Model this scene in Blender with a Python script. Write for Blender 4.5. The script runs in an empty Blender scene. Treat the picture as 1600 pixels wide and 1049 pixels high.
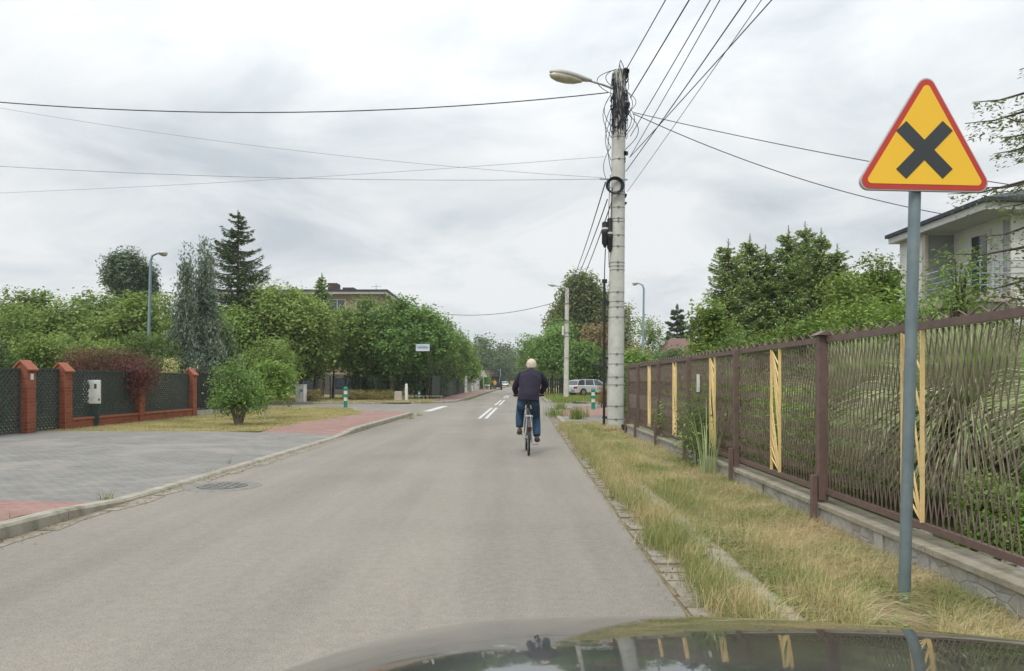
import bpy, bmesh, math, random
import numpy as np
from mathutils import Vector, Matrix
R = math.radians
SC = bpy.context.scene
COL = SC.collection
F, CX, HY, CH = 1155.0, 800.0, 597.0, 1.31      # focal length (photo pixels), principal column, horizon row, eye height

# ---------------------------------------------------------------- camera
cd = bpy.data.cameras.new("camera"); cam = bpy.data.objects.new("camera", cd); COL.objects.link(cam)
cam.location = (0, 0, CH); cam.rotation_euler = (R(90), 0, 0)
cd.sensor_width = 36; cd.lens = F / 1600 * 36
cd.shift_y = (HY - 524.5) / 1600
cd.clip_start = 0.05; cd.clip_end = 6000
SC.camera = cam

# ---------------------------------------------------------------- light
SUN_EL, SUN_AZ = 52, 200      # azimuth measured clockwise from +Y
SC.view_settings.view_transform = 'Standard'; SC.view_settings.look = 'None'
SC.view_settings.gamma = 1; SC.view_settings.exposure = 0.22
SC.view_settings.use_curve_mapping = False
w = bpy.data.worlds.new("World"); SC.world = w; w.use_nodes = True
nt = w.node_tree; N = nt.nodes; L = nt.links; N.clear()
def nd(t, **k):
    n = N.new(t)
    for a, b in k.items(): setattr(n, a, b)
    return n
out = nd('ShaderNodeOutputWorld'); bg = nd('ShaderNodeBackground'); bg.inputs[1].default_value = 0.1
sky = nd('ShaderNodeTexSky', sky_type='NISHITA', sun_disc=False); sky.sun_elevation = R(SUN_EL); sky.sun_rotation = R(SUN_AZ)
sky.air_density = 1; sky.dust_density = 2
tc = nd('ShaderNodeTexCoord'); sep = nd('ShaderNodeSeparateXYZ'); L.new(tc.outputs['Generated'], sep.inputs[0])
ad = nd('ShaderNodeMath', operation='ADD'); ad.inputs[1].default_value = 0.22; L.new(sep.outputs[2], ad.inputs[0])
mx = nd('ShaderNodeMath', operation='MAXIMUM'); mx.inputs[1].default_value = 0.05; L.new(ad.outputs[0], mx.inputs[0])
dx = nd('ShaderNodeMath', operation='DIVIDE'); L.new(sep.outputs[0], dx.inputs[0]); L.new(mx.outputs[0], dx.inputs[1])
dy = nd('ShaderNodeMath', operation='DIVIDE'); L.new(sep.outputs[1], dy.inputs[0]); L.new(mx.outputs[0], dy.inputs[1])
cb = nd('ShaderNodeCombineXYZ'); L.new(dx.outputs[0], cb.inputs[0]); L.new(dy.outputs[0], cb.inputs[1])
def noise(scale, detail, rough=.55, dist=0.0, off=0):
    m = nd('ShaderNodeMapping'); m.inputs[1].default_value = (off, off*.7, off*.3); L.new(cb.outputs[0], m.inputs[0])
    n = nd('ShaderNodeTexNoise'); n.inputs['Scale'].default_value = scale; n.inputs['Detail'].default_value = detail
    n.inputs['Roughness'].default_value = rough; n.inputs['Distortion'].default_value = dist; L.new(m.outputs[0], n.inputs[0]); return n
n1 = noise(1.7, 9, .56, .5, 3.1); n2 = noise(.55, 3, .5, 0, 8.2)
mixn = nd('ShaderNodeMix', data_type='FLOAT'); mixn.inputs[0].default_value = .4
L.new(n1.outputs[0], mixn.inputs[2]); L.new(n2.outputs[0], mixn.inputs[3])
rp = nd('ShaderNodeValToRGB'); L.new(mixn.outputs[0], rp.inputs[0])
e = rp.color_ramp.elements
e[0].position = .40; e[0].color = (.61, .665, .71, 1)
e[1].position = .575; e[1].color = (.955, .970, .975, 1)
e2 = rp.color_ramp.elements.new(.485); e2.color = (.78, .825, .85, 1)
# brighter towards the zenith (overcast)
mr = nd('ShaderNodeMapRange'); mr.inputs[1].default_value = .25; mr.inputs[2].default_value = .95
mr.inputs[3].default_value = 8.3; mr.inputs[4].default_value = 17.5; L.new(sep.outputs[2], mr.inputs[0])
vs = nd('ShaderNodeVectorMath', operation='SCALE'); L.new(rp.outputs[0], vs.inputs[0]); L.new(mr.outputs[0], vs.inputs[3])
mxc = nd('ShaderNodeMix', data_type='RGBA'); mxc.inputs[0].default_value = .94
L.new(sky.outputs[0], mxc.inputs[6]); L.new(vs.outputs[0], mxc.inputs[7])
L.new(mxc.outputs[2], bg.inputs[0]); L.new(bg.outputs[0], out.inputs[0])
sd = bpy.data.lights.new("sun", 'SUN'); sd.energy = 1.3; sd.angle = R(14); sd.color = (1, .955, .88)
so = bpy.data.objects.new("sun", sd); COL.objects.link(so)
az = R(SUN_AZ); el = R(SUN_EL)
dirv = Vector((math.sin(az)*math.cos(el), math.cos(az)*math.cos(el), math.sin(el)))
so.rotation_euler = dirv.to_track_quat('Z', 'Y').to_euler(); so.location = (0, 0, 60)
SC.cycles.max_bounces = 6; SC.cycles.transparent_max_bounces = 4; SC.cycles.volume_bounces = 0

# ---------------------------------------------------------------- helpers
def G(px, py, z=0.0):
    D = F * (CH - z) / (py - HY); return ((px - CX) / F * D, D, z)
def A(px, py, D): return Vector(((px - CX) / F * D, D, CH - (py - HY) / F * D))
def PX(px, D): return (px - CX) / F * D
def PZ(py, D): return CH - (py - HY) / F * D
def road(x0, Y): return x0 + .0147 * Y

class MB:
    def __init__(s): s.v = []; s.f = []; s.n = 0
    def add(s, vs, fs):
        vs = [tuple(v) for v in vs]; s.v += vs; s.f += [tuple(i + s.n for i in f) for f in fs]; s.n += len(vs); return s
    def box(s, x0, x1, y0, y1, z0, z1):
        return s.add([(x0,y0,z0),(x1,y0,z0),(x1,y1,z0),(x0,y1,z0),(x0,y0,z1),(x1,y0,z1),(x1,y1,z1),(x0,y1,z1)],
                     [(0,3,2,1),(4,5,6,7),(0,1,5,4),(1,2,6,5),(2,3,7,6),(3,0,4,7)])
    def bar(s, a, b, w, t, up=(0,0,1)):
        """box beam from a to b; w across (perp. to up), t along up-ish"""
        a = Vector(a); b = Vector(b); d = (b - a).normalized(); u = Vector(up)
        if abs(d.dot(u)) > .98: u = Vector((1,0,0))
        r = d.cross(u).normalized() * (w/2); u2 = r.cross(d).normalized() * (t/2)
        vs = [p + i*r + j*u2 for p in (a, b) for i, j in ((-1,-1),(1,-1),(1,1),(-1,1))]
        return s.add(vs, [(0,1,2,3),(7,6,5,4),(0,4,5,1),(1,5,6,2),(2,6,7,3),(3,7,4,0)])
    def tube(s, pts, rad, k=8, cap=True, side=None):
        pts = [Vector(p) for p in pts]; n = len(pts)
        if not hasattr(rad, '__len__'): rad = [rad]*n
        vs = []; pr = None
        for i, p in enumerate(pts):
            d = (pts[min(i+1, n-1)] - pts[max(i-1, 0)])
            d = d.normalized() if d.length > 1e-9 else Vector((0,0,1))
            if pr is None:
                if side is not None: sv = Vector(side); a = (sv - d*sv.dot(d)).normalized()
                else: u = Vector((0,0,1)) if abs(d.z) < .9 else Vector((1,0,0)); a = d.cross(u).normalized()
            else: a = (pr - d*pr.dot(d)).normalized()
            pr = a; b = d.cross(a); r = rad[i]
            r0, r1 = (r if hasattr(r, '__len__') else (r, r))
            for j in range(k):
                t = 2*math.pi*j/k; vs.append(p + a*(r0*math.cos(t)) + b*(r1*math.sin(t)))
        fs = [(i*k+j, i*k+(j+1)%k, (i+1)*k+(j+1)%k, (i+1)*k+j) for i in range(n-1) for j in range(k)]
        if cap: fs += [tuple(range(k-1,-1,-1)), tuple(range((n-1)*k, n*k))]
        return s.add(vs, fs)
    def ell(s, c, r, k=12, m=8):
        c = Vector(c); pts = []; rad = []
        vs = [c + Vector((0,0,-r[2]))]
        for i in range(1, m):
            ph = math.pi*i/m
            for j in range(k):
                t = 2*math.pi*j/k; vs.append(c + Vector((r[0]*math.sin(ph)*math.cos(t), r[1]*math.sin(ph)*math.sin(t), -r[2]*math.cos(ph))))
        vs.append(c + Vector((0,0,r[2]))); e = len(vs)-1
        fs = [(0, 1+(j+1)%k, 1+j) for j in range(k)]
        for i in range(m-2):
            for j in range(k): fs.append((1+i*k+j, 1+i*k+(j+1)%k, 1+(i+1)*k+(j+1)%k, 1+(i+1)*k+j))
        fs += [(e, 1+(m-2)*k+j, 1+(m-2)*k+(j+1)%k) for j in range(k)]
        return s.add(vs, fs)
    def lathe(s, prof, c=(0,0,0), k=20):
        vs = []; n = len(prof)
        for r, z in prof:
            for j in range(k):
                t = 2*math.pi*j/k; vs.append((c[0]+r*math.cos(t), c[1]+r*math.sin(t), c[2]+z))
        fs = [(i*k+j, i*k+(j+1)%k, (i+1)*k+(j+1)%k, (i+1)*k+j) for i in range(n-1) for j in range(k)]
        fs += [tuple(range(k-1,-1,-1)), tuple(range((n-1)*k, n*k))]
        return s.add(vs, fs)
    def prism(s, poly, z0, z1):
        k = len(poly); vs = [(x,y,z0) for x,y in poly] + [(x,y,z1) for x,y in poly]
        return s.add(vs, [tuple(range(k-1,-1,-1)), tuple(range(k,2*k))] + [(j,(j+1)%k,k+(j+1)%k,k+j) for j in range(k)])
    def prismy(s, poly, y0, y1):       # poly in (x,z)
        k = len(poly); vs = [(x,y0,z) for x,z in poly] + [(x,y1,z) for x,z in poly]
        return s.add(vs, [tuple(range(k)), tuple(range(2*k-1,k-1,-1))] + [(j,k+j,k+(j+1)%k,(j+1)%k) for j in range(k)])
    def sheet(s, poly, z=0.0):
        vs = [(p[0], p[1], p[2] if len(p) > 2 else z) for p in poly]
        return s.add(vs, [tuple(range(len(vs)))])
    def build(s, name, mat, parent=None, smooth=False, bevel=0, sharp=40):
        me = bpy.data.meshes.new(name); me.from_pydata(s.v, [], s.f); me.validate()
        bm = bmesh.new(); bm.from_mesh(me); bmesh.ops.recalc_face_normals(bm, faces=bm.faces); bm.to_mesh(me); bm.free()
        o = bpy.data.objects.new(name, me); COL.objects.link(o); me.materials.append(mat)
        if smooth:
            me.polygons.foreach_set('use_smooth', [True]*len(me.polygons))
            try: me.set_sharp_from_angle(angle=R(sharp))
            except Exception: pass
        if bevel:
            b = o.modifiers.new('bevel', 'BEVEL'); b.width = bevel; b.segments = 2; b.limit_method = 'ANGLE'
        if parent:
            o.parent = parent; r_ = parent
            while r_.parent: r_ = r_.parent
            if r_.get('abs'): me.transform(Matrix.Translation(-r_.location))
        return o

def tag(o, label=None, cat=None, group=None, kind=None):
    if label: o['label'] = label
    if cat: o['category'] = cat
    if group: o['group'] = group
    if kind: o['kind'] = kind
    return o
def thing(name, label, cat, loc=(0,0,0), group=None, rz=0, absolute=False):
    """Empty at the thing's base; children given in local coords (absolute=True: children are given in world coords)"""
    o = bpy.data.objects.new(name, None); COL.objects.link(o); o.location = loc; o.rotation_euler = (0,0,rz); o.empty_display_size = .3
    tag(o, label, cat, group)
    if absolute: o['abs'] = True
    return o
def fastmesh(name, V, k, mat, parent=None, smooth=False):
    """V: (n*k,3) numpy array, every k vertices one face"""
    V = np.asarray(V, dtype=np.float32); n = len(V)//k
    me = bpy.data.meshes.new(name)
    me.vertices.add(len(V)); me.vertices.foreach_set('co', V.ravel())
    me.loops.add(len(V)); me.loops.foreach_set('vertex_index', np.arange(len(V), dtype=np.int32))
    me.polygons.add(n); me.polygons.foreach_set('loop_start', np.arange(0, len(V), k, dtype=np.int32))
    me.update(calc_edges=True); me.materials.append(mat)
    o = bpy.data.objects.new(name, me); COL.objects.link(o)
    if parent: o.parent = parent
    return o
def dup(root, loc, rz=0, scale=(1,1,1), label=None, group=None):
    r = root.copy(); COL.objects.link(r); r.location = loc; r.rotation_euler = (0,0,rz)
    r.scale = scale if hasattr(scale, '__len__') else (scale,)*3
    if label: r['label'] = label
    if group: r['group'] = group
    for ch in list(root.children):
        c = ch.copy(); COL.objects.link(c); c.parent = r
        for g in ch.children:
            d = g.copy(); COL.objects.link(d); d.parent = c
    return r

# ---------------------------------------------------------------- materials
def newmat(name):
    m = bpy.data.materials.new(name); m.use_nodes = True; t = m.node_tree; t.nodes.clear()
    o = t.nodes.new('ShaderNodeOutputMaterial'); p = t.nodes.new('ShaderNodeBsdfPrincipled'); t.links.new(p.outputs[0], o.inputs[0])
    return m, t, p, o
def coords(t, kind='Object'):
    return t.nodes.new('ShaderNodeTexCoord').outputs[kind]
def tnoise(t, vec, scale, detail=4, rough=.55, dist=0):
    n = t.nodes.new('ShaderNodeTexNoise'); n.inputs['Scale'].default_value = scale; n.inputs['Detail'].default_value = detail
    n.inputs['Roughness'].default_value = rough; n.inputs['Distortion'].default_value = dist; t.links.new(vec, n.inputs['Vector']); return n.outputs[0]
def ramp(t, fac, stops):
    r = t.nodes.new('ShaderNodeValToRGB'); t.links.new(fac, r.inputs[0]); el = r.color_ramp.elements
    while len(el) < len(stops): el.new(.5)
    for e, (p, c) in zip(el, stops):
        e.position = p; e.color = (*c, 1) if hasattr(c, '__len__') else (c, c, c, 1)
    return r.outputs[0]
def mixc(t, fac, a, b, mode='MIX'):
    m = t.nodes.new('ShaderNodeMix'); m.data_type = 'RGBA'; m.blend_type = mode
    for s, v in ((0, fac), (6, a), (7, b)):
        if isinstance(v, bpy.types.NodeSocket): t.links.new(v, m.inputs[s])
        elif s == 0: m.inputs[0].default_value = v
        else: m.inputs[s].default_value = (*v, 1)
    return m.outputs[2]
def math_(t, op, a, b=0.0):
    m = t.nodes.new('ShaderNodeMath'); m.operation = op
    for i, v in enumerate((a, b)):
        if isinstance(v, bpy.types.NodeSocket): t.links.new(v, m.inputs[i])
        else: m.inputs[i].default_value = v
    return m.outputs[0]
def bump(t, p, h, strength=.3, dist=.01):
    b = t.nodes.new('ShaderNodeBump'); b.inputs['Strength'].default_value = strength; b.inputs['Distance'].default_value = dist
    t.links.new(h, b.inputs['Height']); t.links.new(b.outputs[0], p.inputs['Normal'])
def mat(name, c1, c2=None, scale=3, rough=.7, metal=0, bmp=0, bscale=None, spec=.4, stain=None, sscale=1.2, coat=0, sheen=0):
    m, t, p, o = newmat(name); p.inputs['Roughness'].default_value = rough; p.inputs['Metallic'].default_value = metal
    p.inputs['Specular IOR Level'].default_value = spec; p.inputs['Coat Weight'].default_value = coat
    p.inputs['Sheen Weight'].default_value = sheen
    co = coords(t)
    if c2 is None: c2 = tuple(x*.82 for x in c1)
    n = tnoise(t, co, scale, 5, .6); c = ramp(t, n, [(.35, c2), (.65, c1)])
    if stain:
        n2 = tnoise(t, co, sscale, 6, .65, .4); c = mixc(t, ramp(t, n2, [(.52, 0.0), (.68, .8)]), c, stain)
    t.links.new(c, p.inputs['Base Color'])
    if bmp: bump(t, p, tnoise(t, co, bscale or scale*6, 4), bmp, .01)
    return m
def leafmat(name, cols, scale=.9, trans=.28, rough=.62, clump=.5):
    """cols: dark, mid, light; per-leaf, per-clump and per-plant variation"""
    cols = [(c[0]*1.22, c[1]*1.22, c[2]*1.30) for c in cols]
    m, t, p, o = newmat(name); co = coords(t); geo = t.nodes.new('ShaderNodeNewGeometry'); oi = t.nodes.new('ShaderNodeObjectInfo')
    n = tnoise(t, co, scale, 3); isl = geo.outputs['Random Per Island']
    f = math_(t, 'ADD', math_(t, 'MULTIPLY', n, clump*1.6), math_(t, 'MULTIPLY', isl, .26))
    f = math_(t, 'ADD', f, math_(t, 'MULTIPLY', oi.outputs['Random'], .12))
    c = ramp(t, f, [(.28, cols[0]), (.52, cols[1]), (.80, cols[2])])
    t.links.new(c, p.inputs['Base Color']); p.inputs['Roughness'].default_value = rough; p.inputs['Specular IOR Level'].default_value = .3
    tr = t.nodes.new('ShaderNodeBsdfTranslucent'); t.links.new(mixc(t, .35, c, (.5, .6, .1)), tr.inputs[0])
    mx = t.nodes.new('ShaderNodeMixShader'); mx.inputs[0].default_value = trans
    t.links.new(p.outputs[0], mx.inputs[1]); t.links.new(tr.outputs[0], mx.inputs[2]); t.links.new(mx.outputs[0], o.inputs[0])
    return m
def brickmat(name, c1, c2, mortar, bw=.25, bh=.07, ms=.006, vertical=True, rough=.85, squash=1, big=None, bmp=.4, rot=0, off=.5):
    m, t, p, o = newmat(name); co = coords(t); sp = t.nodes.new('ShaderNodeSeparateXYZ'); t.links.new(co, sp.inputs[0])
    cb = t.nodes.new('ShaderNodeCombineXYZ')
    if vertical:
        t.links.new(math_(t, 'ADD', sp.outputs[0], sp.outputs[1]), cb.inputs[0]); t.links.new(sp.outputs[2], cb.inputs[1]); vec = cb.outputs[0]
    else:
        mp = t.nodes.new('ShaderNodeMapping'); mp.inputs['Rotation'].default_value = (0,0,rot); t.links.new(co, mp.inputs[0]); vec = mp.outputs[0]
    b = t.nodes.new('ShaderNodeTexBrick'); b.inputs['Scale'].default_value = 1; b.inputs['Brick Width'].default_value = bw; b.inputs['Row Height'].default_value = bh
    b.inputs['Mortar Size'].default_value = ms; b.inputs['Mortar Smooth'].default_value = .2; b.offset = off
    b.inputs['Color1'].default_value = (*c1,1); b.inputs['Color2'].default_value = (*c2,1); b.inputs['Mortar'].default_value = (*mortar,1)
    t.links.new(vec, b.inputs['Vector'])
    n = tnoise(t, co, 1.3, 6, .65, .5); c = mixc(t, .55, b.outputs[0], ramp(t, n, [(.3, .55), (.7, 1.0)]), 'MULTIPLY')
    n2 = tnoise(t, co, 45, 3); c = mixc(t, .35, c, ramp(t, n2, [(.3, .6), (.7, 1.0)]), 'MULTIPLY')
    if big: c = mixc(t, ramp(t, tnoise(t, co, .45, 5, .7, .6), [(.5, 0.0), (.66, .75)]), c, big)
    t.links.new(c, p.inputs['Base Color']); p.inputs['Roughness'].default_value = rough; p.inputs['Specular IOR Level'].default_value = .25
    bump(t, p, math_(t, 'SUBTRACT', math_(t, 'MULTIPLY', n2, .3), b.outputs['Fac']), bmp, .006)
    return m

M = {}
M['concrete'] = mat('concrete', (.45,.44,.40), (.33,.32,.29), 6, .9, bmp=.3, bscale=60, stain=(.22,.21,.17), sscale=2.5)
M['kerb'] = mat('kerb', (.38,.355,.295), (.27,.25,.20), 5, .92, bmp=.4, bscale=70, stain=(.17,.155,.10), sscale=3.2)
M['coping'] = mat('coping', (.36,.33,.265), (.25,.225,.17), 7, .95, bmp=.5, bscale=60, stain=(.17,.15,.08), sscale=3.5)
M['gutter'] = mat('gutter', (.31,.28,.23), (.19,.165,.125), 8, .95, bmp=.4, bscale=60, stain=(.13,.12,.07), sscale=3)
M['pole'] = mat('pole', (.58,.575,.53), (.47,.465,.43), 2.2, .85, bmp=.15, bscale=80, stain=(.36,.36,.33), sscale=1.6)
M['galv'] = mat('galv', (.20,.255,.275), (.16,.21,.23), 8, .5, .35, bmp=.05, stain=(.24,.28,.28), sscale=6)
M['bluegrey'] = mat('bluegrey', (.25,.33,.37), (.20,.27,.31), 5, .5, .2)
M['strap'] = mat('strap', (.20,.21,.215), (.15,.155,.16), 8, .5, .3)
M['black'] = mat('black', (.022,.024,.028), (.014,.015,.018), 8, .55)
M['cable'] = mat('cable', (.030,.032,.045), (.02,.02,.03), 8, .6)
M['thincable'] = mat('thincable', (.34,.36,.38), (.28,.30,.32), 8, .6)
M['brown'] = mat('brown', (.165,.110,.098), (.125,.082,.074), 14, .5, bmp=.1, bscale=90, stain=(.17,.115,.095), sscale=9)
M['bar'] = mat('bar', (.215,.165,.140), (.15,.105,.092), 9, .55, stain=(.13,.08,.065), sscale=7)  # lighter copy of brown; the lit look of the bars is in the colour
M['yellow_bar'] = mat('yellow_bar', (.80,.59,.29), (.72,.51,.23), 8, .55, stain=(.60,.42,.20), sscale=8)
M['white'] = mat('white', (.72,.72,.68), (.62,.62,.58), 4, .6, stain=(.48,.47,.42), sscale=3)
M['green_plastic'] = mat('green_plastic', (.01,.24,.15), (.01,.18,.11), 6, .45)
M['dark_green_plastic'] = mat('dark_green_plastic', (.028,.050,.045), (.02,.038,.035), 6, .6)
M['bark'] = mat('bark', (.12,.10,.075), (.055,.045,.035), 12, .95, bmp=.8, bscale=30)
M['barklight'] = mat('barklight', (.22,.18,.14), (.12,.10,.08), 12, .95, bmp=.6, bscale=30)
M['rubber'] = mat('rubber', (.03,.03,.032), (.02,.02,.02), 20, .85)
M['steel'] = mat('steel', (.55,.55,.55), (.45,.45,.45), 10, .3, .9)
M['glass'] = mat('glass', (.05,.065,.075), (.035,.05,.06), 2, .08, spec=.8)
M['roofdark'] = mat('roofdark', (.05,.055,.07), (.03,.035,.05), 5, .7)
M['lattice'] = mat('lattice', (.048,.062,.054), (.034,.045,.040), 9, .7, bmp=.2)
M['plaster'] = mat('plaster', (.34,.265,.20), (.29,.225,.17), .7, .92, bmp=.2, bscale=30, stain=(.23,.18,.14), sscale=.4)
M['plinth'] = mat('plinth', (.13,.12,.11), (.10,.09,.085), 1, .9)
M['housewall'] = mat('housewall', (.74,.74,.69), (.68,.68,.63), 1.2, .9, bmp=.15, bscale=60, stain=(.56,.56,.52), sscale=.8)
M['housegrey'] = mat('housegrey', (.30,.31,.31), (.27,.28,.28), 1.5, .9, bmp=.15, bscale=60)
M['pinkpier'] = mat('pinkpier', (.46,.40,.36), (.40,.35,.31), 1.5, .9)
M['fascia'] = mat('fascia', (.55,.55,.53), (.48,.48,.46), 3, .6)
M['paintline'] = mat('paintline', (.62,.62,.60), (.50,.50,.48), 14, .8, bmp=.3, stain=(.33,.32,.30), sscale=6)
M['soil'] = mat('soil', (.11,.075,.055), (.05,.035,.025), 14, .98, bmp=1, bscale=30)
M['lamp_glass'] = mat('lamp_glass', (.55,.50,.38), (.42,.38,.28), 6, .25, spec=.6, stain=(.30,.26,.18), sscale=8)
M['lamp_body'] = mat('lamp_body', (.55,.55,.52), (.42,.42,.40), 6, .5, .3)
M['redtile'] = mat('redtile', (.20,.115,.10), (.15,.085,.075), 6, .85)

# asphalt
m, t, p, o = newmat('asphalt'); co = coords(t)
fine = tnoise(t, co, 85, 3, .75); mid = tnoise(t, co, 14, 5, .7); big = tnoise(t, co, .35, 5, .6, .4)
mp = t.nodes.new('ShaderNodeMapping'); mp.inputs['Scale'].default_value = (1, .06, 1); t.links.new(co, mp.inputs[0]); streak = tnoise(t, mp.outputs[0], 1.1, 4, .6)
c = ramp(t, fine, [(.25, (.205,.187,.165)), (.52, (.312,.288,.254)), (.78, (.47,.435,.385))])
c = mixc(t, .55, c, ramp(t, mid, [(.3, .62), (.7, 1.0)]), 'MULTIPLY')
c = mixc(t, .50, c, ramp(t, big, [(.32, (.66,.68,.66)), (.68, (1.0,.98,.95))]), 'MULTIPLY')
c = mixc(t, .55, c, ramp(t, streak, [(.38, (.70,.70,.70)), (.60, (1.0,.99,.97))]), 'MULTIPLY')
vo = t.nodes.new('ShaderNodeTexVoronoi'); vo.feature = 'DISTANCE_TO_EDGE'; vo.inputs['Scale'].default_value = .22
wv = t.nodes.new('ShaderNodeVectorMath'); wv.operation = 'ADD'; t.links.new(co, wv.inputs[0])
ncol = t.nodes.new('ShaderNodeTexNoise'); ncol.inputs['Scale'].default_value = 1.5; ncol.inputs['Detail'].default_value = 6; t.links.new(co, ncol.inputs['Vector'])
scv = t.nodes.new('ShaderNodeVectorMath'); scv.operation = 'SCALE'; scv.inputs[3].default_value = 1.4; t.links.new(ncol.outputs['Color'], scv.inputs[0]); t.links.new(scv.outputs[0], wv.inputs[1])
t.links.new(wv.outputs[0], vo.inputs['Vector'])
crack = math_(t, 'MULTIPLY', ramp(t, vo.outputs['Distance'], [(0.0, 1.0), (.004, 0.0)]), ramp(t, tnoise(t, co, .6, 3), [(.60, 0.0), (.70, .35)]))
c = mixc(t, crack, c, (.11,.105,.095))
t.links.new(c, p.inputs['Base Color']); p.inputs['Roughness'].default_value = .88; p.inputs['Specular IOR Level'].default_value = .3
bump(t, p, fine, .4, .003); M['asphalt'] = m

M['pave_grey'] = brickmat('pave_grey', (.24,.235,.22), (.30,.29,.27), (.12,.115,.10), .2, .1, .005, False, big=(.30,.27,.24), rot=.05)
M['pave_red'] = brickmat('pave_red', (.40,.245,.215), (.33,.19,.165), (.17,.125,.10), .2, .1, .006, False, big=(.30,.20,.165), rot=.02)
M['brick'] = brickmat('brick', (.36,.105,.050), (.25,.072,.040), (.26,.15,.11), .25, .078, .007, True)
M['brickcap'] = mat('brickcap', (.36,.125,.075), (.29,.10,.06), 9, .85, bmp=.2)
M['darkbrick'] = mat('darkbrick', (.10,.06,.06), (.07,.04,.04), 8, .9)

# stone wall of split stones
m, t, p, o = newmat('stone_wall'); co = coords(t); vo = t.nodes.new('ShaderNodeTexVoronoi'); vo.feature = 'DISTANCE_TO_EDGE'; vo.inputs['Scale'].default_value = 10
ms = t.nodes.new('ShaderNodeMapping'); ms.inputs['Scale'].default_value = (1, .7, 1); t.links.new(co, ms.inputs[0]); t.links.new(ms.outputs[0], vo.inputs['Vector'])
vc = t.nodes.new('ShaderNodeTexVoronoi'); vc.inputs['Scale'].default_value = 10; t.links.new(ms.outputs[0], vc.inputs['Vector'])
sc_ = t.nodes.new('ShaderNodeSeparateColor'); t.links.new(vc.outputs['Color'], sc_.inputs[0])
c = ramp(t, sc_.outputs[0], [(.1, (.36,.345,.31)), (.5, (.52,.50,.45)), (.9, (.43,.42,.41))])
c = mixc(t, .6, c, ramp(t, tnoise(t, co, 18, 5, .7), [(.3, .55), (.7, 1.0)]), 'MULTIPLY')
c = mixc(t, ramp(t, vo.outputs['Distance'], [(0.0, .9), (.03, 0.0)]), c, (.30,.28,.24))
t.links.new(c, p.inputs['Base Color']); p.inputs['Roughness'].default_value = .95
bump(t, p, ramp(t, vo.outputs['Distance'], [(0.0, 0.0), (.06, 1.0)]), .5, .012); M['stone'] = m

# ground (grass seen as a surface; blades are added where it is close)
def groundmat(name, cols, s1=2.2, s2=60, hb=.8):
    m, t, p, o = newmat(name); co = coords(t)
    a = tnoise(t, co, s1, 5, .65, .3); b = tnoise(t, co, s2, 4, .7)
    f = math_(t, 'ADD', math_(t, 'MULTIPLY', a, .65), math_(t, 'MULTIPLY', b, .35))
    t.links.new(ramp(t, f, [(.36, cols[0]), (.5, cols[1]), (.64, cols[2])]), p.inputs['Base Color'])
    p.inputs['Roughness'].default_value = .97; p.inputs['Specular IOR Level'].default_value = .1
    bump(t, p, b, hb, .03); return m
M['ground'] = groundmat('ground', [(.07,.085,.03), (.15,.155,.06), (.24,.215,.10)], .6, 30)
M['lawn'] = groundmat('lawn', [(.19,.18,.07), (.33,.29,.13), (.47,.40,.21)], 1.1, 45)
M['verge'] = groundmat('verge', [(.15,.12,.065), (.27,.22,.13), (.40,.33,.19)], 3, 60)
M['garden'] = groundmat('garden', [(.05,.055,.022), (.085,.10,.035), (.14,.14,.06)], 2, 40)
def grassmat(name, green, straw, scale=1.3, lo=.40, hi=.58):
    m, t, p, o = newmat(name); co = coords(t); geo = t.nodes.new('ShaderNodeNewGeometry'); isl = geo.outputs['Random Per Island']
    n = tnoise(t, co, scale, 4, .6, .3)
    f = math_(t, 'ADD', n, math_(t, 'MULTIPLY', math_(t, 'SUBTRACT', isl, .5), .30))
    fac = ramp(t, f, [(lo, 0.0), (hi, 1.0)])
    hs = math_(t, 'FRACT', math_(t, 'MULTIPLY', isl, 17.3), 0)
    cg = mixc(t, hs, green[0], green[1]); cs = mixc(t, hs, straw[0], straw[1]); c = mixc(t, fac, cg, cs)
    t.links.new(c, p.inputs['Base Color']); p.inputs['Roughness'].default_value = .6; p.inputs['Specular IOR Level'].default_value = .3
    tr = t.nodes.new('ShaderNodeBsdfTranslucent'); t.links.new(c, tr.inputs[0]); mx = t.nodes.new('ShaderNodeMixShader'); mx.inputs[0].default_value = .25
    t.links.new(p.outputs[0], mx.inputs[1]); t.links.new(tr.outputs[0], mx.inputs[2]); t.links.new(mx.outputs[0], o.inputs[0]); return m
M['grass'] = grassmat('grass', [(.20,.25,.075), (.33,.36,.13)], [(.46,.36,.19), (.74,.62,.37)], 1.3, .39, .57)
M['grass_green'] = grassmat('grass_green', [(.20,.25,.075), (.33,.37,.13)], [(.46,.38,.19), (.72,.62,.36)], 1.3, .45, .66)
M['lawngrass'] = grassmat('lawngrass', [(.24,.245,.085), (.34,.335,.13)], [(.46,.39,.19), (.60,.51,.27)], .8, .34, .62)
M['weed'] = grassmat('weed', [(.10,.17,.03), (.22,.30,.06)], [(.25,.28,.08), (.42,.38,.17)], 2, .5, .75)
M['reed'] = grassmat('reed', [(.26,.35,.13), (.46,.54,.27)], [(.47,.49,.28), (.66,.67,.45)], 2, .45, .70)

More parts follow.
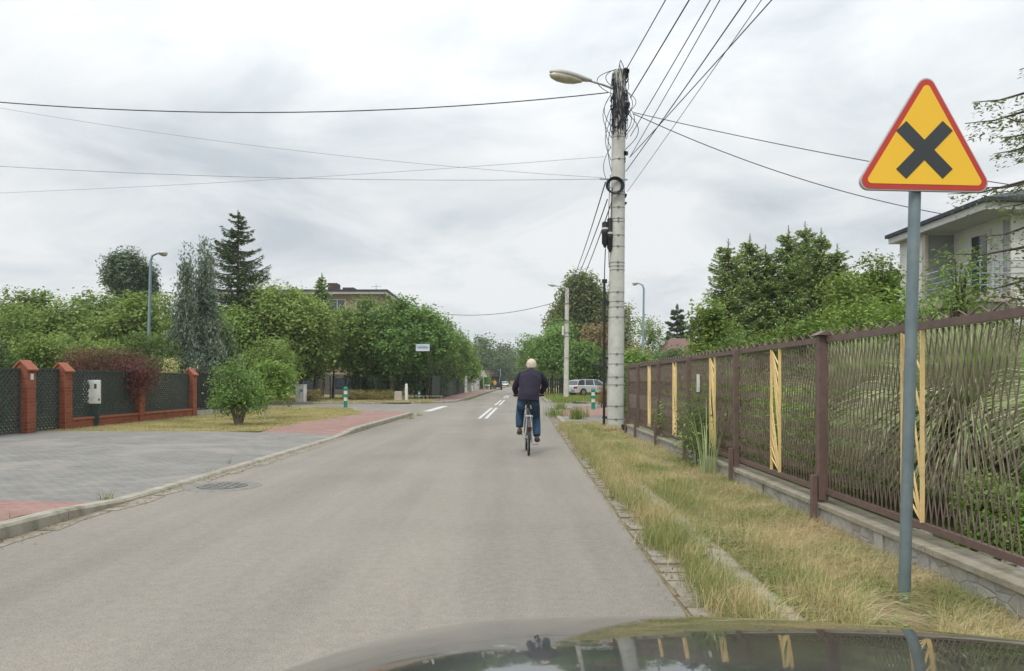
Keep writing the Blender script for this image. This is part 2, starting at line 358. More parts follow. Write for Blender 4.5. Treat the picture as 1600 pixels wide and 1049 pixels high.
LF = {}
LF['mid'] = leafmat('leaf_mid', [(.045,.085,.018), (.105,.175,.035), (.21,.29,.065)])
LF['yellowish'] = leafmat('leaf_yellowish', [(.055,.095,.022), (.13,.20,.042), (.25,.33,.085)])
LF['light'] = leafmat('leaf_light', [(.07,.13,.025), (.15,.25,.05), (.27,.39,.10)])
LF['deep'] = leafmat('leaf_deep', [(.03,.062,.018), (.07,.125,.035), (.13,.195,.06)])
LF['fresh'] = leafmat('leaf_fresh', [(.045,.10,.022), (.105,.20,.045), (.20,.32,.085)])
LF['conifer'] = leafmat('leaf_conifer', [(.035,.065,.03), (.075,.12,.05), (.14,.19,.08)], trans=.12)
LF['conifer_far'] = leafmat('leaf_conifer_far', [(.045,.085,.045), (.09,.135,.075), (.15,.20,.11)], trans=.12)
LF['spruce_right'] = leafmat('leaf_spruce_right', [(.125,.19,.07), (.23,.32,.11), (.36,.45,.18)], trans=.15)
LF['larch'] = leafmat('leaf_larch', [(.07,.085,.04), (.14,.16,.08), (.22,.24,.12)], trans=.2)
LF['greygreen'] = leafmat('leaf_greygreen', [(.055,.085,.06), (.11,.15,.105), (.20,.245,.165)], trans=.12)
LF['chestnut'] = leafmat('leaf_chestnut', [(.06,.075,.028), (.13,.155,.05), (.22,.25,.11)])
LF['chestnut_brown'] = leafmat('leaf_chestnut_brown', [(.10,.06,.03), (.20,.13,.06), (.28,.22,.11)])
LF['red'] = leafmat('leaf_red', [(.05,.016,.018), (.105,.032,.034), (.18,.065,.06)], trans=.15)
LF['gold'] = leafmat('leaf_gold', [(.30,.27,.10), (.45,.42,.18), (.55,.54,.30)], trans=.15)
LF['brownhedge'] = leafmat('leaf_brownhedge', [(.10,.095,.035), (.20,.17,.06), (.31,.24,.09)], scale=2)
LF['far'] = leafmat('leaf_far', [(.04,.08,.035), (.075,.13,.05), (.125,.19,.07)], scale=.3)
LF['thuja'] = leafmat('leaf_thuja', [(.025,.055,.015), (.05,.10,.022), (.085,.15,.035)], scale=2, trans=.12)
LF['redbush'] = leafmat('leaf_redbush', [(.10,.05,.02), (.19,.10,.035), (.24,.17,.05)], scale=2)

# ---------------------------------------------------------------- foliage builders
def unit(a): return a / np.maximum(np.linalg.norm(a, axis=1, keepdims=True), 1e-9)
def leaves(P, Nn, Ld, W, rng, direction=None, fold=.18):
    """one folded rhombus per point. Ld, W arrays or scalars"""
    n = len(P); Nn = unit(Nn)
    d = rng.normal(size=(n,3)) if direction is None else direction
    T = unit(d - Nn*np.sum(d*Nn, axis=1, keepdims=True)); B = np.cross(Nn, T)
    Ld = np.broadcast_to(np.asarray(Ld, float), (n,))[:,None]; W = np.broadcast_to(np.asarray(W, float), (n,))[:,None]
    v = np.empty((n,4,3)); v[:,0] = P - T*Ld*.5; v[:,2] = P + T*Ld*.5
    v[:,1] = P + B*W*.5 + Nn*W*fold; v[:,3] = P - B*W*.5 + Nn*W*fold
    return v.reshape(-1,3)
def lobe_foliage(lobes, n, leaf, rng, per=52, spread=2.1, up=.8, shell=.70, droop=0, aspect=.62):
    lobes = np.asarray(lobes, float); area = (lobes[:,3]*lobes[:,4]+lobes[:,4]*lobes[:,5]+lobes[:,3]*lobes[:,5]); pr = area/area.sum()
    m = max(8, n//per); li = rng.choice(len(lobes), m, p=pr); lb = lobes[li]
    d = unit(rng.normal(size=(m,3))); rr = rng.uniform(shell, 1.04, m)[:,None]
    C = lb[:,:3] + d*rr*lb[:,3:6]
    # drop clumps that sit deep inside another lobe
    keep = np.ones(m, bool)
    for q in lobes:
        keep &= ~(np.sum(((C-q[:3])/q[3:6])**2, axis=1) < .30)
    C = C[keep]; d = d[keep]; m = len(C)
    cnt = rng.integers(int(per*.5), int(per*1.6), m); idx = np.repeat(np.arange(m), cnt)
    sg = leaf*spread*rng.uniform(.6, 1.35, m)[idx][:,None]
    P = C[idx] + np.clip(rng.normal(size=(len(idx),3)),-1.5,1.5)*sg*np.array([1,1,.62])
    P[:,2] -= droop*np.abs(rng.normal(size=len(idx)))*leaf*2
    Nn = d[idx]*.45 + np.array([0,0,up]) + rng.normal(size=(len(idx),3))*.5
    s = leaf*rng.uniform(.65, 1.3, len(idx))
    dr = None
    if droop: dr = rng.normal(size=(len(idx),3))*.45 + np.array([0,0,-1.0])*droop
    return leaves(P, Nn, s, s*aspect, rng, dr)
def auto_lobes(R_, z0, z1, rng, k=9, squash=1.0, topbias=0):
    h = (z1-z0)/2; zc = (z0+z1)/2; out = []
    for i in range(k):
        d = rng.normal(size=3); d /= np.linalg.norm(d); r = rng.uniform(.45, .72)
        s = rng.uniform(.30, .46)
        out.append((d[0]*R_*r, d[1]*R_*r, zc + d[2]*h*r + topbias*h*.1, R_*s, R_*s, min(R_*s, h*.6)*squash))
    out.append((0,0,zc, R_*.6, R_*.6, h*.68)); A_ = np.array(out)
    t1 = (A_[:,2]+A_[:,5]).max(); t0 = (A_[:,2]-A_[:,5]).min(); rx = max((A_[:,0]+A_[:,3]).max(), -(A_[:,0]-A_[:,3]).min())
    sz = (z1-z0)/(t1-t0); A_[:,2] = z0 + (A_[:,2]-t0)*sz; A_[:,5] *= sz; A_[:,[0,1,3,4]] *= R_/rx; return [tuple(q) for q in A_]
def trunk_mesh(H, r, lobes, rng, k=8, lean=0, n_limb=8):
    b = MB(); pts = []; rr = []
    for i in range(7):
        f = i/6; pts.append((math.sin(f*3+lean)*.04*H*f, math.cos(f*2.3+lean)*.03*H*f, H*f)); rr.append(r*(1.25-.95*f) if i else r*1.5)
    b.tube(pts, rr, k)
    for i in range(min(n_limb, len(lobes))):
        l = lobes[i]; s = Vector((0,0, max(H*.35, min(H*.9, l[2]-l[5]*.9)))); e_ = Vector(l[:3]) + Vector((0,0,l[5]*.3))
        mid_ = s.lerp(e_, .5) + Vector((0,0,-.06*H)); b.tube([s, mid_, e_], [r*.55, r*.34, r*.1], 6)
        for q in range(3):
            a = rng.normal(size=3); a /= np.linalg.norm(a); b.tube([mid_, mid_.lerp(Vector(l[:3])+Vector(a)*l[3]*.8, 1)], [r*.22, r*.05], 5)
    return b
def broadleaf(label, group, X, Y, z, H, R_, base, leaf, n, m, seed, name='broadleaf_tree', cat='tree', trunk_r=None, lobes=None, k=13, bark='bark', clear=None, **kw):
    rng = np.random.default_rng(seed); o = thing(name, label, cat, (X, Y, z), group)
    lb = lobes or auto_lobes(R_, base, H, rng, k)
    tr = trunk_mesh(H*.72, trunk_r or max(.05, H*.018), lb, rng); tr.build('trunk', M[bark], o, smooth=True)
    fastmesh('crown', lobe_foliage(lb, n, leaf, rng, **kw), 4, LF[m], o); return o
def spruce(label, group, X, Y, z, H, R_, base, n, m, seed, whorl=.42, nb=7, leaf=.16, p=.8, droop=.25, upturn=.15, trunk_r=None, name='spruce_tree', leader=.5, fill=1.0, hang=.35, wid=.30, thick=None):
    rng = np.random.default_rng(seed); o = thing(name, label, 'tree', (X, Y, z), group); tb = MB(); r0 = trunk_r or H*.014
    tb.tube([(0,0,0), (0,0,H*.5), (0,0,H)], [r0*1.3, r0*.75, r0*.12], 8)
    Ps, Ds, Ns, Ss = [], [], [], []; zz = base; br = []
    while zz < H - leader:
        f = (zz-base)/(H-base); Lb = R_*(1-f)**p + .12*R_*(1-f) + .05
        for j in range(nb if f < .8 else max(4, nb-2)):
            a = rng.uniform(0, 2*math.pi); br.append((zz + rng.uniform(-.1,.1)*whorl*2, a, Lb*rng.uniform(.62, 1.12)))
        zz += whorl*(1-.45*f)
    tot = sum(b[2] for b in br) + 1e-6
    for (bz, a, Lb) in br:
        ca, sa = math.cos(a), math.sin(a); pts = []
        def bp(t): return np.stack([ca*Lb*t, sa*Lb*t, bz - droop*Lb*(t**1.3) + upturn*Lb*t**3], -1)
        for t_ in (0, .35, .7, 1): pts.append(tuple(bp(np.array(t_))))
        tb.tube(pts, [r0*.34, r0*.22, r0*.13, r0*.05], 4, cap=False)
        k = max(6, int(n*Lb/tot)); t_ = 1 - rng.uniform(0, .86, k)**1.15*1.0
        c = bp(t_); side = rng.choice([-1, 1], k); sp = side*rng.uniform(0, 1, k)*(.13+.30*(1-t_))*Lb*.75
        off = np.stack([-sa*sp, ca*sp, -np.abs(sp)*.30 - rng.uniform(0, 1, k)**2*hang*min(1,Lb*.5)], -1)
        Ps.append(c+off); dd = np.stack([ca + -sa*side*.9, sa + ca*side*.9, np.full(k, -.25-hang)], -1) + rng.normal(size=(k,3))*.35
        Ds.append(dd); Ns.append(np.array([0,0,1.0]) + rng.normal(size=(k,3))*.45); Ss.append(leaf*rng.uniform(.7,1.35,k))
    # leader sprays
    k = 26; zt = rng.uniform(H-leader*1.2, H, k); Ps.append(np.stack([rng.normal(size=k)*.03, rng.normal(size=k)*.03, zt], -1))
    aa = rng.uniform(0, 6.28, k); Ds.append(np.stack([np.cos(aa)*.7, np.sin(aa)*.7, np.full(k, .8)], -1)); Ns.append(rng.normal(size=(k,3))); Ss.append(leaf*np.clip((H-zt)/leader+.25, .3, 1.1))
    P, D_, Nn, S = map(np.concatenate, (Ps, Ds, Ns, Ss))
    tb.build('trunk', M['bark'], o, smooth=True)
    fastmesh('crown', leaves(P, Nn, S, S*wid, rng, D_), 4, LF[m], o); return o
def blades(pts, h, w, rng, lean=.5, segs=2, up=1.0, az=None):
    """grass blades from base points: quad + tip triangle stored as quads. pts (n,3)"""
    n = len(pts); a = rng.uniform(0, 2*math.pi, n) if az is None else az; h = np.broadcast_to(np.asarray(h, float), (n,)); w = np.broadcast_to(np.asarray(w, float), (n,))
    ln = np.abs(rng.normal(size=n))*lean; d = np.stack([np.cos(a), np.sin(a), np.zeros(n)], -1); s = np.stack([-np.sin(a+.8), np.cos(a+.8), np.zeros(n)], -1)
    V = []; prev = pts; pw = w; 
    cur = []
    for i in range(segs+1):
        f = i/segs; p = pts + d*(ln*h*f**1.8)[:,None] + np.array([0,0,1.0])*(h*(f - .35*np.minimum(ln,1.6)*f**2.4))[:,None]
        ww = w*(1-f**1.5)+.0008; cur.append((p - s*(ww/2)[:,None], p + s*(ww/2)[:,None]))
    return cur
def blade_mesh(name, cur, mtl, parent=None):
    n = len(cur[0][0]); k = len(cur); V = np.empty((n, k*2, 3)); 
    for i, (a, b) in enumerate(cur): V[:, 2*i] = a; V[:, 2*i+1] = b
    faces = np.empty((n, k-1, 4), np.int32); base = (np.arange(n)*k*2)[:,None]
    for i in range(k-1): faces[:, i] = base + np.array([2*i, 2*i+1, 2*i+3, 2*i+2])
    me = bpy.data.meshes.new(name); me.vertices.add(n*k*2); me.vertices.foreach_set('co', V.astype(np.float32).ravel())
    fl = faces.reshape(-1); me.loops.add(len(fl)); me.loops.foreach_set('vertex_index', fl)
    me.polygons.add(len(fl)//4); me.polygons.foreach_set('loop_start', np.arange(0, len(fl), 4, dtype=np.int32)); me.update(calc_edges=True)
    me.materials.append(mtl); o = bpy.data.objects.new(name, me); COL.objects.link(o)
    if parent: o.parent = parent
    return o
#@@SETTING

# ================================================================ SETTING
def structure(o, kind='structure'): o['kind'] = kind; return o
def XL(Y): return -4.30 + .0147*Y            # left edge of the asphalt
def XR(Y): return .92 + .0147*Y              # right edge of the asphalt
def HK(Y):                                   # height of the left kerb: dropped along the driveway
    def ss(a, b, x): x = min(1, max(0, (x-a)/(b-a))); return x*x*(3-2*x)
    return .125 - .095*ss(6.4, 8.4, Y)*(1-ss(17.2, 19.2, Y))
def zleft(X, Y): k = HK(Y); return k + (.125-k)*min(1, max(0, (XL(Y)-.15-X)/3.2))
structure(MB().sheet([(-1500,-200),(1500,-200),(1500,2500),(-1500,2500)], -.03).build('ground', M['ground']))
structure(MB().sheet([(-4.45,-10),(1.0,-10),(XR(30)+.2,30),(5,36),(5,52),(XR(60)+.6,60),(XR(420)+.6,420),(XL(420),420),(XL(52)+.4,52),(-4.9,50),(-8,44),(-8,30),(-4.2,27)], 0).build('road', M['asphalt']))
structure(MB().sheet([(-8,32),(-8,44),(-90,44),(-90,32)], -.004).build('side_road', M['asphalt']))
structure(MB().sheet([(5,37.6),(90,37.6),(90,44.5),(5,44.5)], -.004).build('side_road', M['asphalt']))
def strip(name, Ys, xl, xr, zf, m, nx=8):
    b = MB(); vs = []; fs = []
    for Y in Ys:
        for i in range(nx+1): X = xl(Y) + (xr(Y)-xl(Y))*i/nx; vs.append((X, Y, zf(X, Y)))
    for j in range(len(Ys)-1):
        for i in range(nx): q = j*(nx+1)+i; fs.append((q, q+1, q+nx+2, q+nx+1))
    b.add(vs, fs); return structure(b.build(name, M[m]))
def lin(a, b, n): return [a+(b-a)*i/n for i in range(n+1)]
def interp(tab): return lambda Y: float(np.interp(Y, [t_[0] for t_ in tab], [t_[1] for t_ in tab]))
BND = [(29.0, XL(29.0)-.15), (29.6,-4.7), (30.0,-6.1), (31,-6.5), (33,-7.1), (34,-7.6), (34.6,-9.2), (34.8,-12.2)]
arcR = lambda Y: float(np.interp(Y, [p[0] for p in BND], [p[1] for p in BND])) if Y > 29 else XL(Y) - .15
red_l = interp([(17.8,-6.1),(22,-6.1),(27.4,-5.55),(29.5,-6.0),(30,-6.2)])
lawn_r = lambda Y: red_l(Y) if Y <= 29.9 else arcR(Y)
strip('pavement', lin(-6, 7.7, 12), lambda Y: -7.6, lambda Y: XL(Y)-.15, zleft, 'pave_red', 6)
strip('driveway', lin(7.7, 17.8, 22), lambda Y: -12.2, lambda Y: XL(Y)-.15, zleft, 'pave_grey', 16)
strip('pavement', lin(17.8, 29.9, 24), red_l, arcR, zleft, 'pave_red', 8)
strip('lawn', lin(17.8, 34.8, 17), lambda Y: -12.21, lawn_r, lambda X, Y: .118, 'lawn', 4)
strip('lawn', lin(-6, 7.7, 2), lambda Y: -12.2, lambda Y: -7.6, lambda X, Y: .118, 'lawn', 2)
strip('garden_ground', [-6, 34.8], lambda Y: -90, lambda Y: -12.2, lambda X, Y: .11, 'garden', 1)
# left kerb of separate stones
kb = MB(); path = [(XL(Y), Y) for Y in lin(1.0, 29.0, 28)] + [(x+.02, y+.13) for y, x in BND[1:]] + [(-13.2-i, 34.93) for i in range(0, 30)]
def kerb(path, w, zf, zb=-.05, m='kerb', side=-1, gap=.006):
    b = MB()
    for (x0,y0),(x1,y1) in zip(path[:-1], path[1:]):
        d = Vector((x1-x0, y1-y0)); l = d.length; d /= l; nrm = Vector((d.y, -d.x))*side*-1*-1
        nrm = Vector((-d.y, d.x)) if side < 0 else Vector((d.y, -d.x))
        p0 = Vector((x0,y0)) + d*gap; p1 = Vector((x1,y1)) - d*gap; q0 = p0 + nrm*w; q1 = p1 + nrm*w; z0, z1 = zf(y0), zf(y1)
        c = .02
        vs = [(p0.x,p0.y,zb),(p1.x,p1.y,zb),(q1.x,q1.y,zb),(q0.x,q0.y,zb)]
        pi0, pi1 = p0+nrm*c, p1+nrm*c
        vs += [(p0.x,p0.y,max(zb+.01,z0-c)),(p1.x,p1.y,max(zb+.01,z1-c)),(pi0.x,pi0.y,z0+.004),(pi1.x,pi1.y,z1+.004),(q0.x,q0.y,z0+.004),(q1.x,q1.y,z1+.004)]
        b.add(vs, [(0,1,5,4),(4,5,7,6),(6,7,9,8),(3,8,9,2),(0,4,6,8,3),(1,2,9,7,5),(0,3,2,1)])
    return b
structure(kerb(path, .15, HK).build('kerb', M['kerb']))
rg = random.Random(5)
def ragged(edge, w, Y0, Y1, z, n, sgn=1, jit=.05):
    a = [(edge(Y), Y, z) for Y in lin(Y0, Y1, n)]; b_ = [(edge(Y) + sgn*(w + rg.uniform(-jit, jit)), Y, z) for Y in lin(Y1, Y0, n)]
    return MB().sheet(a + b_)
g_ = MB()
for i in range(27): 
    Y0 = 1.5+i*1.0; g_.sheet([(XL(Y0)+.002,Y0,.004),(XL(Y0)+.20+rg.uniform(-.05,.05),Y0+.02,.004),(XL(Y0)+.21+rg.uniform(-.07,.05),Y0+.5,.004),(XL(Y0)+.19+rg.uniform(-.06,.06),Y0+.985,.004),(XL(Y0)+.002,Y0+.99,.004)])
structure(g_.build('gutter_strip', M['gutter']))
# right edge: gutter blocks, old kerb, verge
g_ = MB(); 
for i in range(150):
    Y0 = 1.0 + i*.203
    if Y0 > 31: break
    sh = rg.uniform(-.012,.012); g_.box(XR(Y0)+.02+sh, XR(Y0)+.24+sh, Y0, Y0+.185, -.03, .012+rg.uniform(-.008,.01))
structure(g_.build('gutter_blocks', M['gutter']))
structure(kerb([(XR(Y)+.43, Y) for Y in lin(1, 21, 20)], .14, lambda Y: .055, m='kerb', side=1).build('kerb', M['kerb']))
structure(kerb([(XR(Y)+.30, Y) for Y in lin(21.2, 28, 7)] + [(1.75,30),(1.95,32),(2.3,34),(2.9,36),(3.7,37.2),(4.8,37.6)] + [(6+i,37.6) for i in range(20)], .14, lambda Y: .07, m='kerb', side=1).build('kerb', M['kerb']))
def FX(Y): return 2.645 + .0147*Y            # the metal fence line
strip('soil_strip', lin(1, 31, 10), lambda Y: XR(Y)+.0, lambda Y: XR(Y)+.45, lambda X, Y: .003, 'verge', 1)
rnd = np.random.default_rng(3)
strip('verge', lin(0, 21.6, 50), lambda Y: XR(Y)+.56, lambda Y: FX(Y)-.02, lambda X, Y: .045 + .02*math.sin(X*5+Y*1.3)*math.sin(Y*2.1), 'verge', 8)
strip('driveway', lin(21.6, 26.6, 3), lambda Y: XR(Y)+.45, lambda Y: 30, lambda X, Y: .06, 'pave_grey', 3)
edge_r = interp([(26.6, XR(26.6)+.45),(28,1.82),(30,1.9),(32,2.1),(34,2.45),(36,3.05),(37.0,3.7)])
strip('pavement', lin(26.6, 37.0, 12), edge_r, lambda Y: 4.35, lambda X, Y: .06, 'pave_red', 3)
strip('lawn', lin(26.6, 37.5, 4), lambda Y: 4.35, lambda Y: 40, lambda X, Y: .06, 'lawn', 3)
strip('garden_ground', [0, 21.6], lambda Y: FX(Y)+.0, lambda Y: 60, lambda X, Y: .17, 'garden', 3)
# beyond the crossing
strip('verge', [44, 48, 400], interp([(44,-90),(400,-90)]), interp([(44,-6.2),(48,XL(48)-.1),(400,XL(400)-.1)]), lambda X, Y: .09, 'lawn', 2)
strip('lawn', [44.6, 47, 400], interp([(44.6,4.0),(47,XR(47)+.85),(400,XR(400)+.7)]), interp([(44,90),(400,90)]), lambda X, Y: .08, 'lawn', 2)
strip('pavement', lin(47, 130, 6), lambda Y: XL(Y)-2.1, lambda Y: XL(Y)-.25, lambda X, Y: .10, 'pave_red', 2)
structure(kerb([(-40+i*2,44) for i in range(17)] + [(-5.4,44.4),(-4.2,45.6),(XL(48)-.0,47.8)] + [(XL(Y),Y) for Y in lin(50,130,40)], .14, lambda Y: .11).build('kerb', M['kerb']))
structure(kerb([(40-i*2,44.6) for i in range(18)] + [(3.6,45.2),(XR(47)+.75,47)] + [(XR(Y)+.6,Y) for Y in lin(49,129,40)][0:], .14, lambda Y: .10, side=-1).build('kerb', M['kerb'])) if False else None
structure(kerb([(XR(Y)+.6,Y) for Y in lin(129,47,41)] + [(3.6,45.2),(4.6,44.6)] + [(6+i*2,44.6) for i in range(18)], .14, lambda Y: .10, side=-1).build('kerb', M['kerb']))
# painted markings
def mark(name, poly): return structure(MB().sheet(poly, .006).build(name, M['paintline']))
for (Y0, Y1) in ((26.4, 37.2), (41.5, 53.5), (60, 72)):
    for o_ in (0, .24):
        xa = -1.62 + o_; mark('centre_line', [(xa+.0147*Y0,Y0),(xa+.12+.0147*Y0,Y0),(xa+.12+.0147*Y1,Y1),(xa+.0147*Y1,Y1)])
mark('edge_line', [(-3.95,32.8),(-3.60,32.8),(-3.42,39.8),(-3.80,39.8)])
mark('edge_line', [(1.9,37.9),(3.0,37.9),(3.1,38.5),(1.95,38.5)])
# thin dark joint across the road far off
structure(MB().sheet([(-2.6,78),(XR(78)+.5,78),(XR(78)+.5,78.5),(-2.6,78.5)], .005).build('road_patch', mat('tar', (.10,.10,.10))))
# manhole
mo = thing('manhole_cover', 'round iron manhole cover set in a concrete ring in the road by the dropped kerb', 'manhole cover', (-3.62, 9.25, 0))
MB().lathe([(.30,.0),(.30,.009),(.46,.009),(.475,.0)], (0,0,0), 36).build('ring', mat('ringconc', (.24,.23,.21), (.17,.165,.15), 12, .95, bmp=.5, bscale=50), mo)
cv = MB().lathe([(.29,.004),(.295,.014),(.28,.016),(.0001,.016)], (0,0,0), 36)
for i in range(5):
    for j in range(5):
        if (i-2)**2+(j-2)**2 < 6: cv.box(-.22+i*.1,-.17+i*.1,-.22+j*.1,-.17+j*.1,.015,.021)
cv.build('cover', mat('castiron', (.20,.19,.175), (.14,.135,.125), 20, .7, .3, bmp=.4), mo)

#@@OBJECTS
# ================================================================ ROAD SIGN
sg = thing('warning_sign', 'yellow triangular warning sign with red border and black cross on a grey pole', 'road sign', (2.262, 4.27, .03))
lean = .030
MB().tube([(0,0,-.1), (lean*2.6, .0, 2.86)], .0325, 20).build('pole', M['galv'], sg, smooth=True)
def rtri(h_, r, n=7):      # rounded triangle, apex up, base centred on z=0 ; h_ side length
    s_ = h_; H_ = s_*.8660; vs = [(-s_/2,0),(s_/2,0),(0,H_)]; c = (0, H_/3); out = []
    for (vx, vz), a0 in zip(vs, (150, 270, 30)):
        d = math.hypot(vx-c[0], vz-c[1]); k = (d - 2*r)/d; cx_, cz_ = c[0]+(vx-c[0])*k, c[1]+(vz-c[1])*k
        for i in range(n): a = R(a0 + i*120/(n-1)); out.append((cx_+r*math.cos(a), cz_+r*math.sin(a)))
    return out
def place_tri(poly, H_, dz=0): 
    a = R(-1.3); cz = H_/3
    return [(x*math.cos(a) - (z-cz)*math.sin(a), x*math.sin(a) + (z-cz)*math.cos(a)) for x, z in poly]
SS = .803; HT = SS*.866
zc0 = 2.368 + HT/3; xc0 = lean*2.6 + .012
def tri(size, r, y0, y1, name, m, par):
    pl = [(x+xc0, z+zc0) for x, z in place_tri(rtri(size, r), size*.866)]
    return MB().prismy(pl, y0, y1).build(name, m, par, bevel=0)
pm = mat('sign_yellow', (.90,.545,.035), (.88,.52,.032), 2, .35); pr_ = mat('sign_red', (.52,.050,.035), (.48,.046,.032), 3, .4); pk = mat('sign_black', (.045,.050,.055), (.038,.042,.047), 3, .5)
rim = tri(SS, .052, -.060, -.036, 'rim', mat('sign_rim', (.50,.48,.49), (.44,.42,.43), 6, .45, .3), sg)
pt = tri(SS-.022, .048, -.0625, -.058, 'border', pr_, sg)
pt = tri(SS-.125, .022, -.0645, -.060, 'face', pm, sg)
cr = MB(); cx_, cz_ = xc0-.006, 2.600
for a in (46, -46):
    c_, s_ = math.cos(R(a)), math.sin(R(a)); l, w_ = .190, .040
    cr.prismy([(cx_+c_*i*l - s_*j*w_, cz_+s_*i*l + c_*j*w_) for i, j in ((-1,-1),(1,-1),(1,1),(-1,1))], -.0665-.0004*(a>0), -.062)
cr.build('cross_symbol', pk, sg)
for z_ in (2.5, 2.80): MB().box(lean*2.6-.06, lean*2.6+.06, -.038, -.03, z_-.02, z_+.02).tube([(lean*2.6, 0, z_-.02), (lean*2.6, 0, z_+.02)], .039, 16).build('clamp', M['galv'], sg)

# ================================================================ METAL FENCE (right)
FD0 = 3.90
posts = [1.33, 3.90, 6.47, 9.04, 11.61, 14.18, 16.75, 18.35]
mf = thing('metal_fence', 'brown metal fence of wavy bars with yellow fan strips on a low stone wall', 'fence', (FX(6.47), 6.47, 0), absolute=True)
ZT, ZB = 1.66, .36
fx = FX
rl = MB(); rb = MB()
for a, b in zip(posts[:-1], posts[1:]):
    rl.bar((fx(a), a, ZT+.02), (fx(b), b, ZT+.02), .035, .05); rb.bar((fx(a), a, ZB), (fx(b), b, ZB), .035, .045)
rl.build('top_rail', M['brown'], mf); rb.build('bottom_rail', M['brown'], mf)
for i, Y in enumerate(posts):
    if Y == 3.90: continue
    b = MB(); wd = .052 if Y == 6.47 else .040
    b.box(fx(Y)-.075, fx(Y)-.075+wd*1.6, Y-wd, Y+wd*.2, .28, 1.71)
    if Y == 6.47: b.box(fx(Y)-.05, fx(Y)+.0, Y+.04, Y+.09, .20, 1.69)
    b.box(fx(Y)-.135, fx(Y)-.085, Y-.05, Y-.005, .02, .50)
    b.build('post', M['brown'], mf, bevel=.004)
    if Y == 6.47:
        x0 = fx(Y)-.10; MB().prismy([(x0-.01,1.715),(x0+.145,1.715),(x0+.065,1.755)], Y-.10, Y+.06).build('post_cap', M['brown'], mf)
rng = random.Random(11)
for a, b in zip(posts[:-1], posts[1:]):
    second = False; bars = MB(); mid_ = (a+b)/2 - (.18 if b < 7 else .04); step = .066
    if b-a < 2: mid_ = -99
    n = int((b-a-.1)/step)
    for k in range(n+1):
        y0 = a + .06 + k*step
        if abs(y0-mid_) < .14: continue
        if y0 > mid_ and not second and mid_ > 0: bars.build('bar_panel', M['bar'], mf); bars = MB(); second = True
        for sgn in (1, -1):
            zs = lin(ZB+.02, ZT-.01, 4); ys = [y0 + (sgn*step*.5 if q % 2 else -sgn*step*.5)*1.0 + rng.uniform(-.004,.004) for q in range(5)]
            for q in range(4):
                xo = .004*sgn
                pa = (fx(ys[q])+xo, ys[q], zs[q]); pb = (fx(ys[q+1])+xo, ys[q+1], zs[q+1]); bars.bar(pa, pb, .0072, .0042, (0,1,0))
    bars.build('bar_panel', M['bar'], mf)
    if mid_ > 0:
        yb = MB(); wv_ = .125; x_ = fx(mid_)-.012
        def P_(u, z): return (fx(mid_+u)-.008, mid_+u, z)
        for u in (-wv_, wv_): yb.bar(P_(u, ZB+.02), P_(u, ZT-.01), .026, .014, (0,1,0))
        if b < 7:       # the nearest strip has a bent right bar
            pass
        for q, f in enumerate((.16,.30,.46,.64,.84) if b > 7 else (.24,.50,.86)):
            yb.bar(P_(wv_-.01, ZT-.02), P_(-wv_+.01, ZT - f*(ZT-ZB)*.9), .012, .010, (0,1,0))
            yb.bar(P_(-wv_+.01, ZB+.03), P_(wv_-.01, ZB + (f+.02)*(ZT-ZB)*.62), .012, .010, (0,1,0))
        yb.build('yellow_strip', M['yellow_bar'], mf)
    sp = MB(); k = 0; y0 = a+.06
    while y0 < b-.06:
        sp.tube([(fx(y0), y0, ZT+.04), (fx(y0), y0, ZT+.095)], .006, 4)
        dy_ = .105*1; pk_ = y0 + .105; q1 = min(y0+.21, b)
        sp.tube([(fx(y0), y0+.01, ZT+.04), (fx(pk_), pk_-.01, ZT+.085+rng.uniform(-.008,.008)), (fx(pk_), pk_+.01, ZT+.085), (fx(q1), q1-.01, ZT+.045)], .006, 4)
        y0 += .21
    sp.build('spikes', M['brown'], mf)
wl = thing('low_stone_wall', 'low grey stone wall with concrete coping under the brown metal fence', 'wall', (FX(6), 6, 0), absolute=True)
def along(x0, x1, Y0, Y1, z0, z1, name, m, bev=0):
    b = MB(); n = 9; Ys = lin(Y0, Y1, n)
    for i in range(n):
        ya, yb = Ys[i]+.003, Ys[i+1]-.003
        b.add([(fx(ya)+x0,ya,z0),(fx(ya)+x1,ya,z0),(fx(yb)+x1,yb,z0),(fx(yb)+x0,yb,z0),(fx(ya)+x0,ya,z1),(fx(ya)+x1,ya,z1),(fx(yb)+x1,yb,z1),(fx(yb)+x0,yb,z1)],
              [(0,3,2,1),(4,5,6,7),(0,1,5,4),(1,2,6,5),(2,3,7,6),(3,0,4,7)])
    return b.build(name, M[m], wl, bevel=bev)
along(-.055, .12, .8, 18.4, -.05, .215, 'wall_body', 'stone'); along(-.085, .15, .8, 18.4, .217, .262, 'coping', 'coping', .006)
pb_ = MB()
for Y in (5.35, 8.0, 10.5, 13.1): pb_.box(FX(Y)-.075, FX(Y)-.05, Y-.06, Y+.06, -.03, .214)
pb_.build('pilaster', M['concrete'], wl)
pq = tag(MB().box(FX(10.95)-.055, FX(10.95)-.035, 10.90, 11.02, 1.16, 1.42).build('plaque', M['white'], bevel=.004), 'small blank white plaque fixed to the brown metal fence', 'plaque')

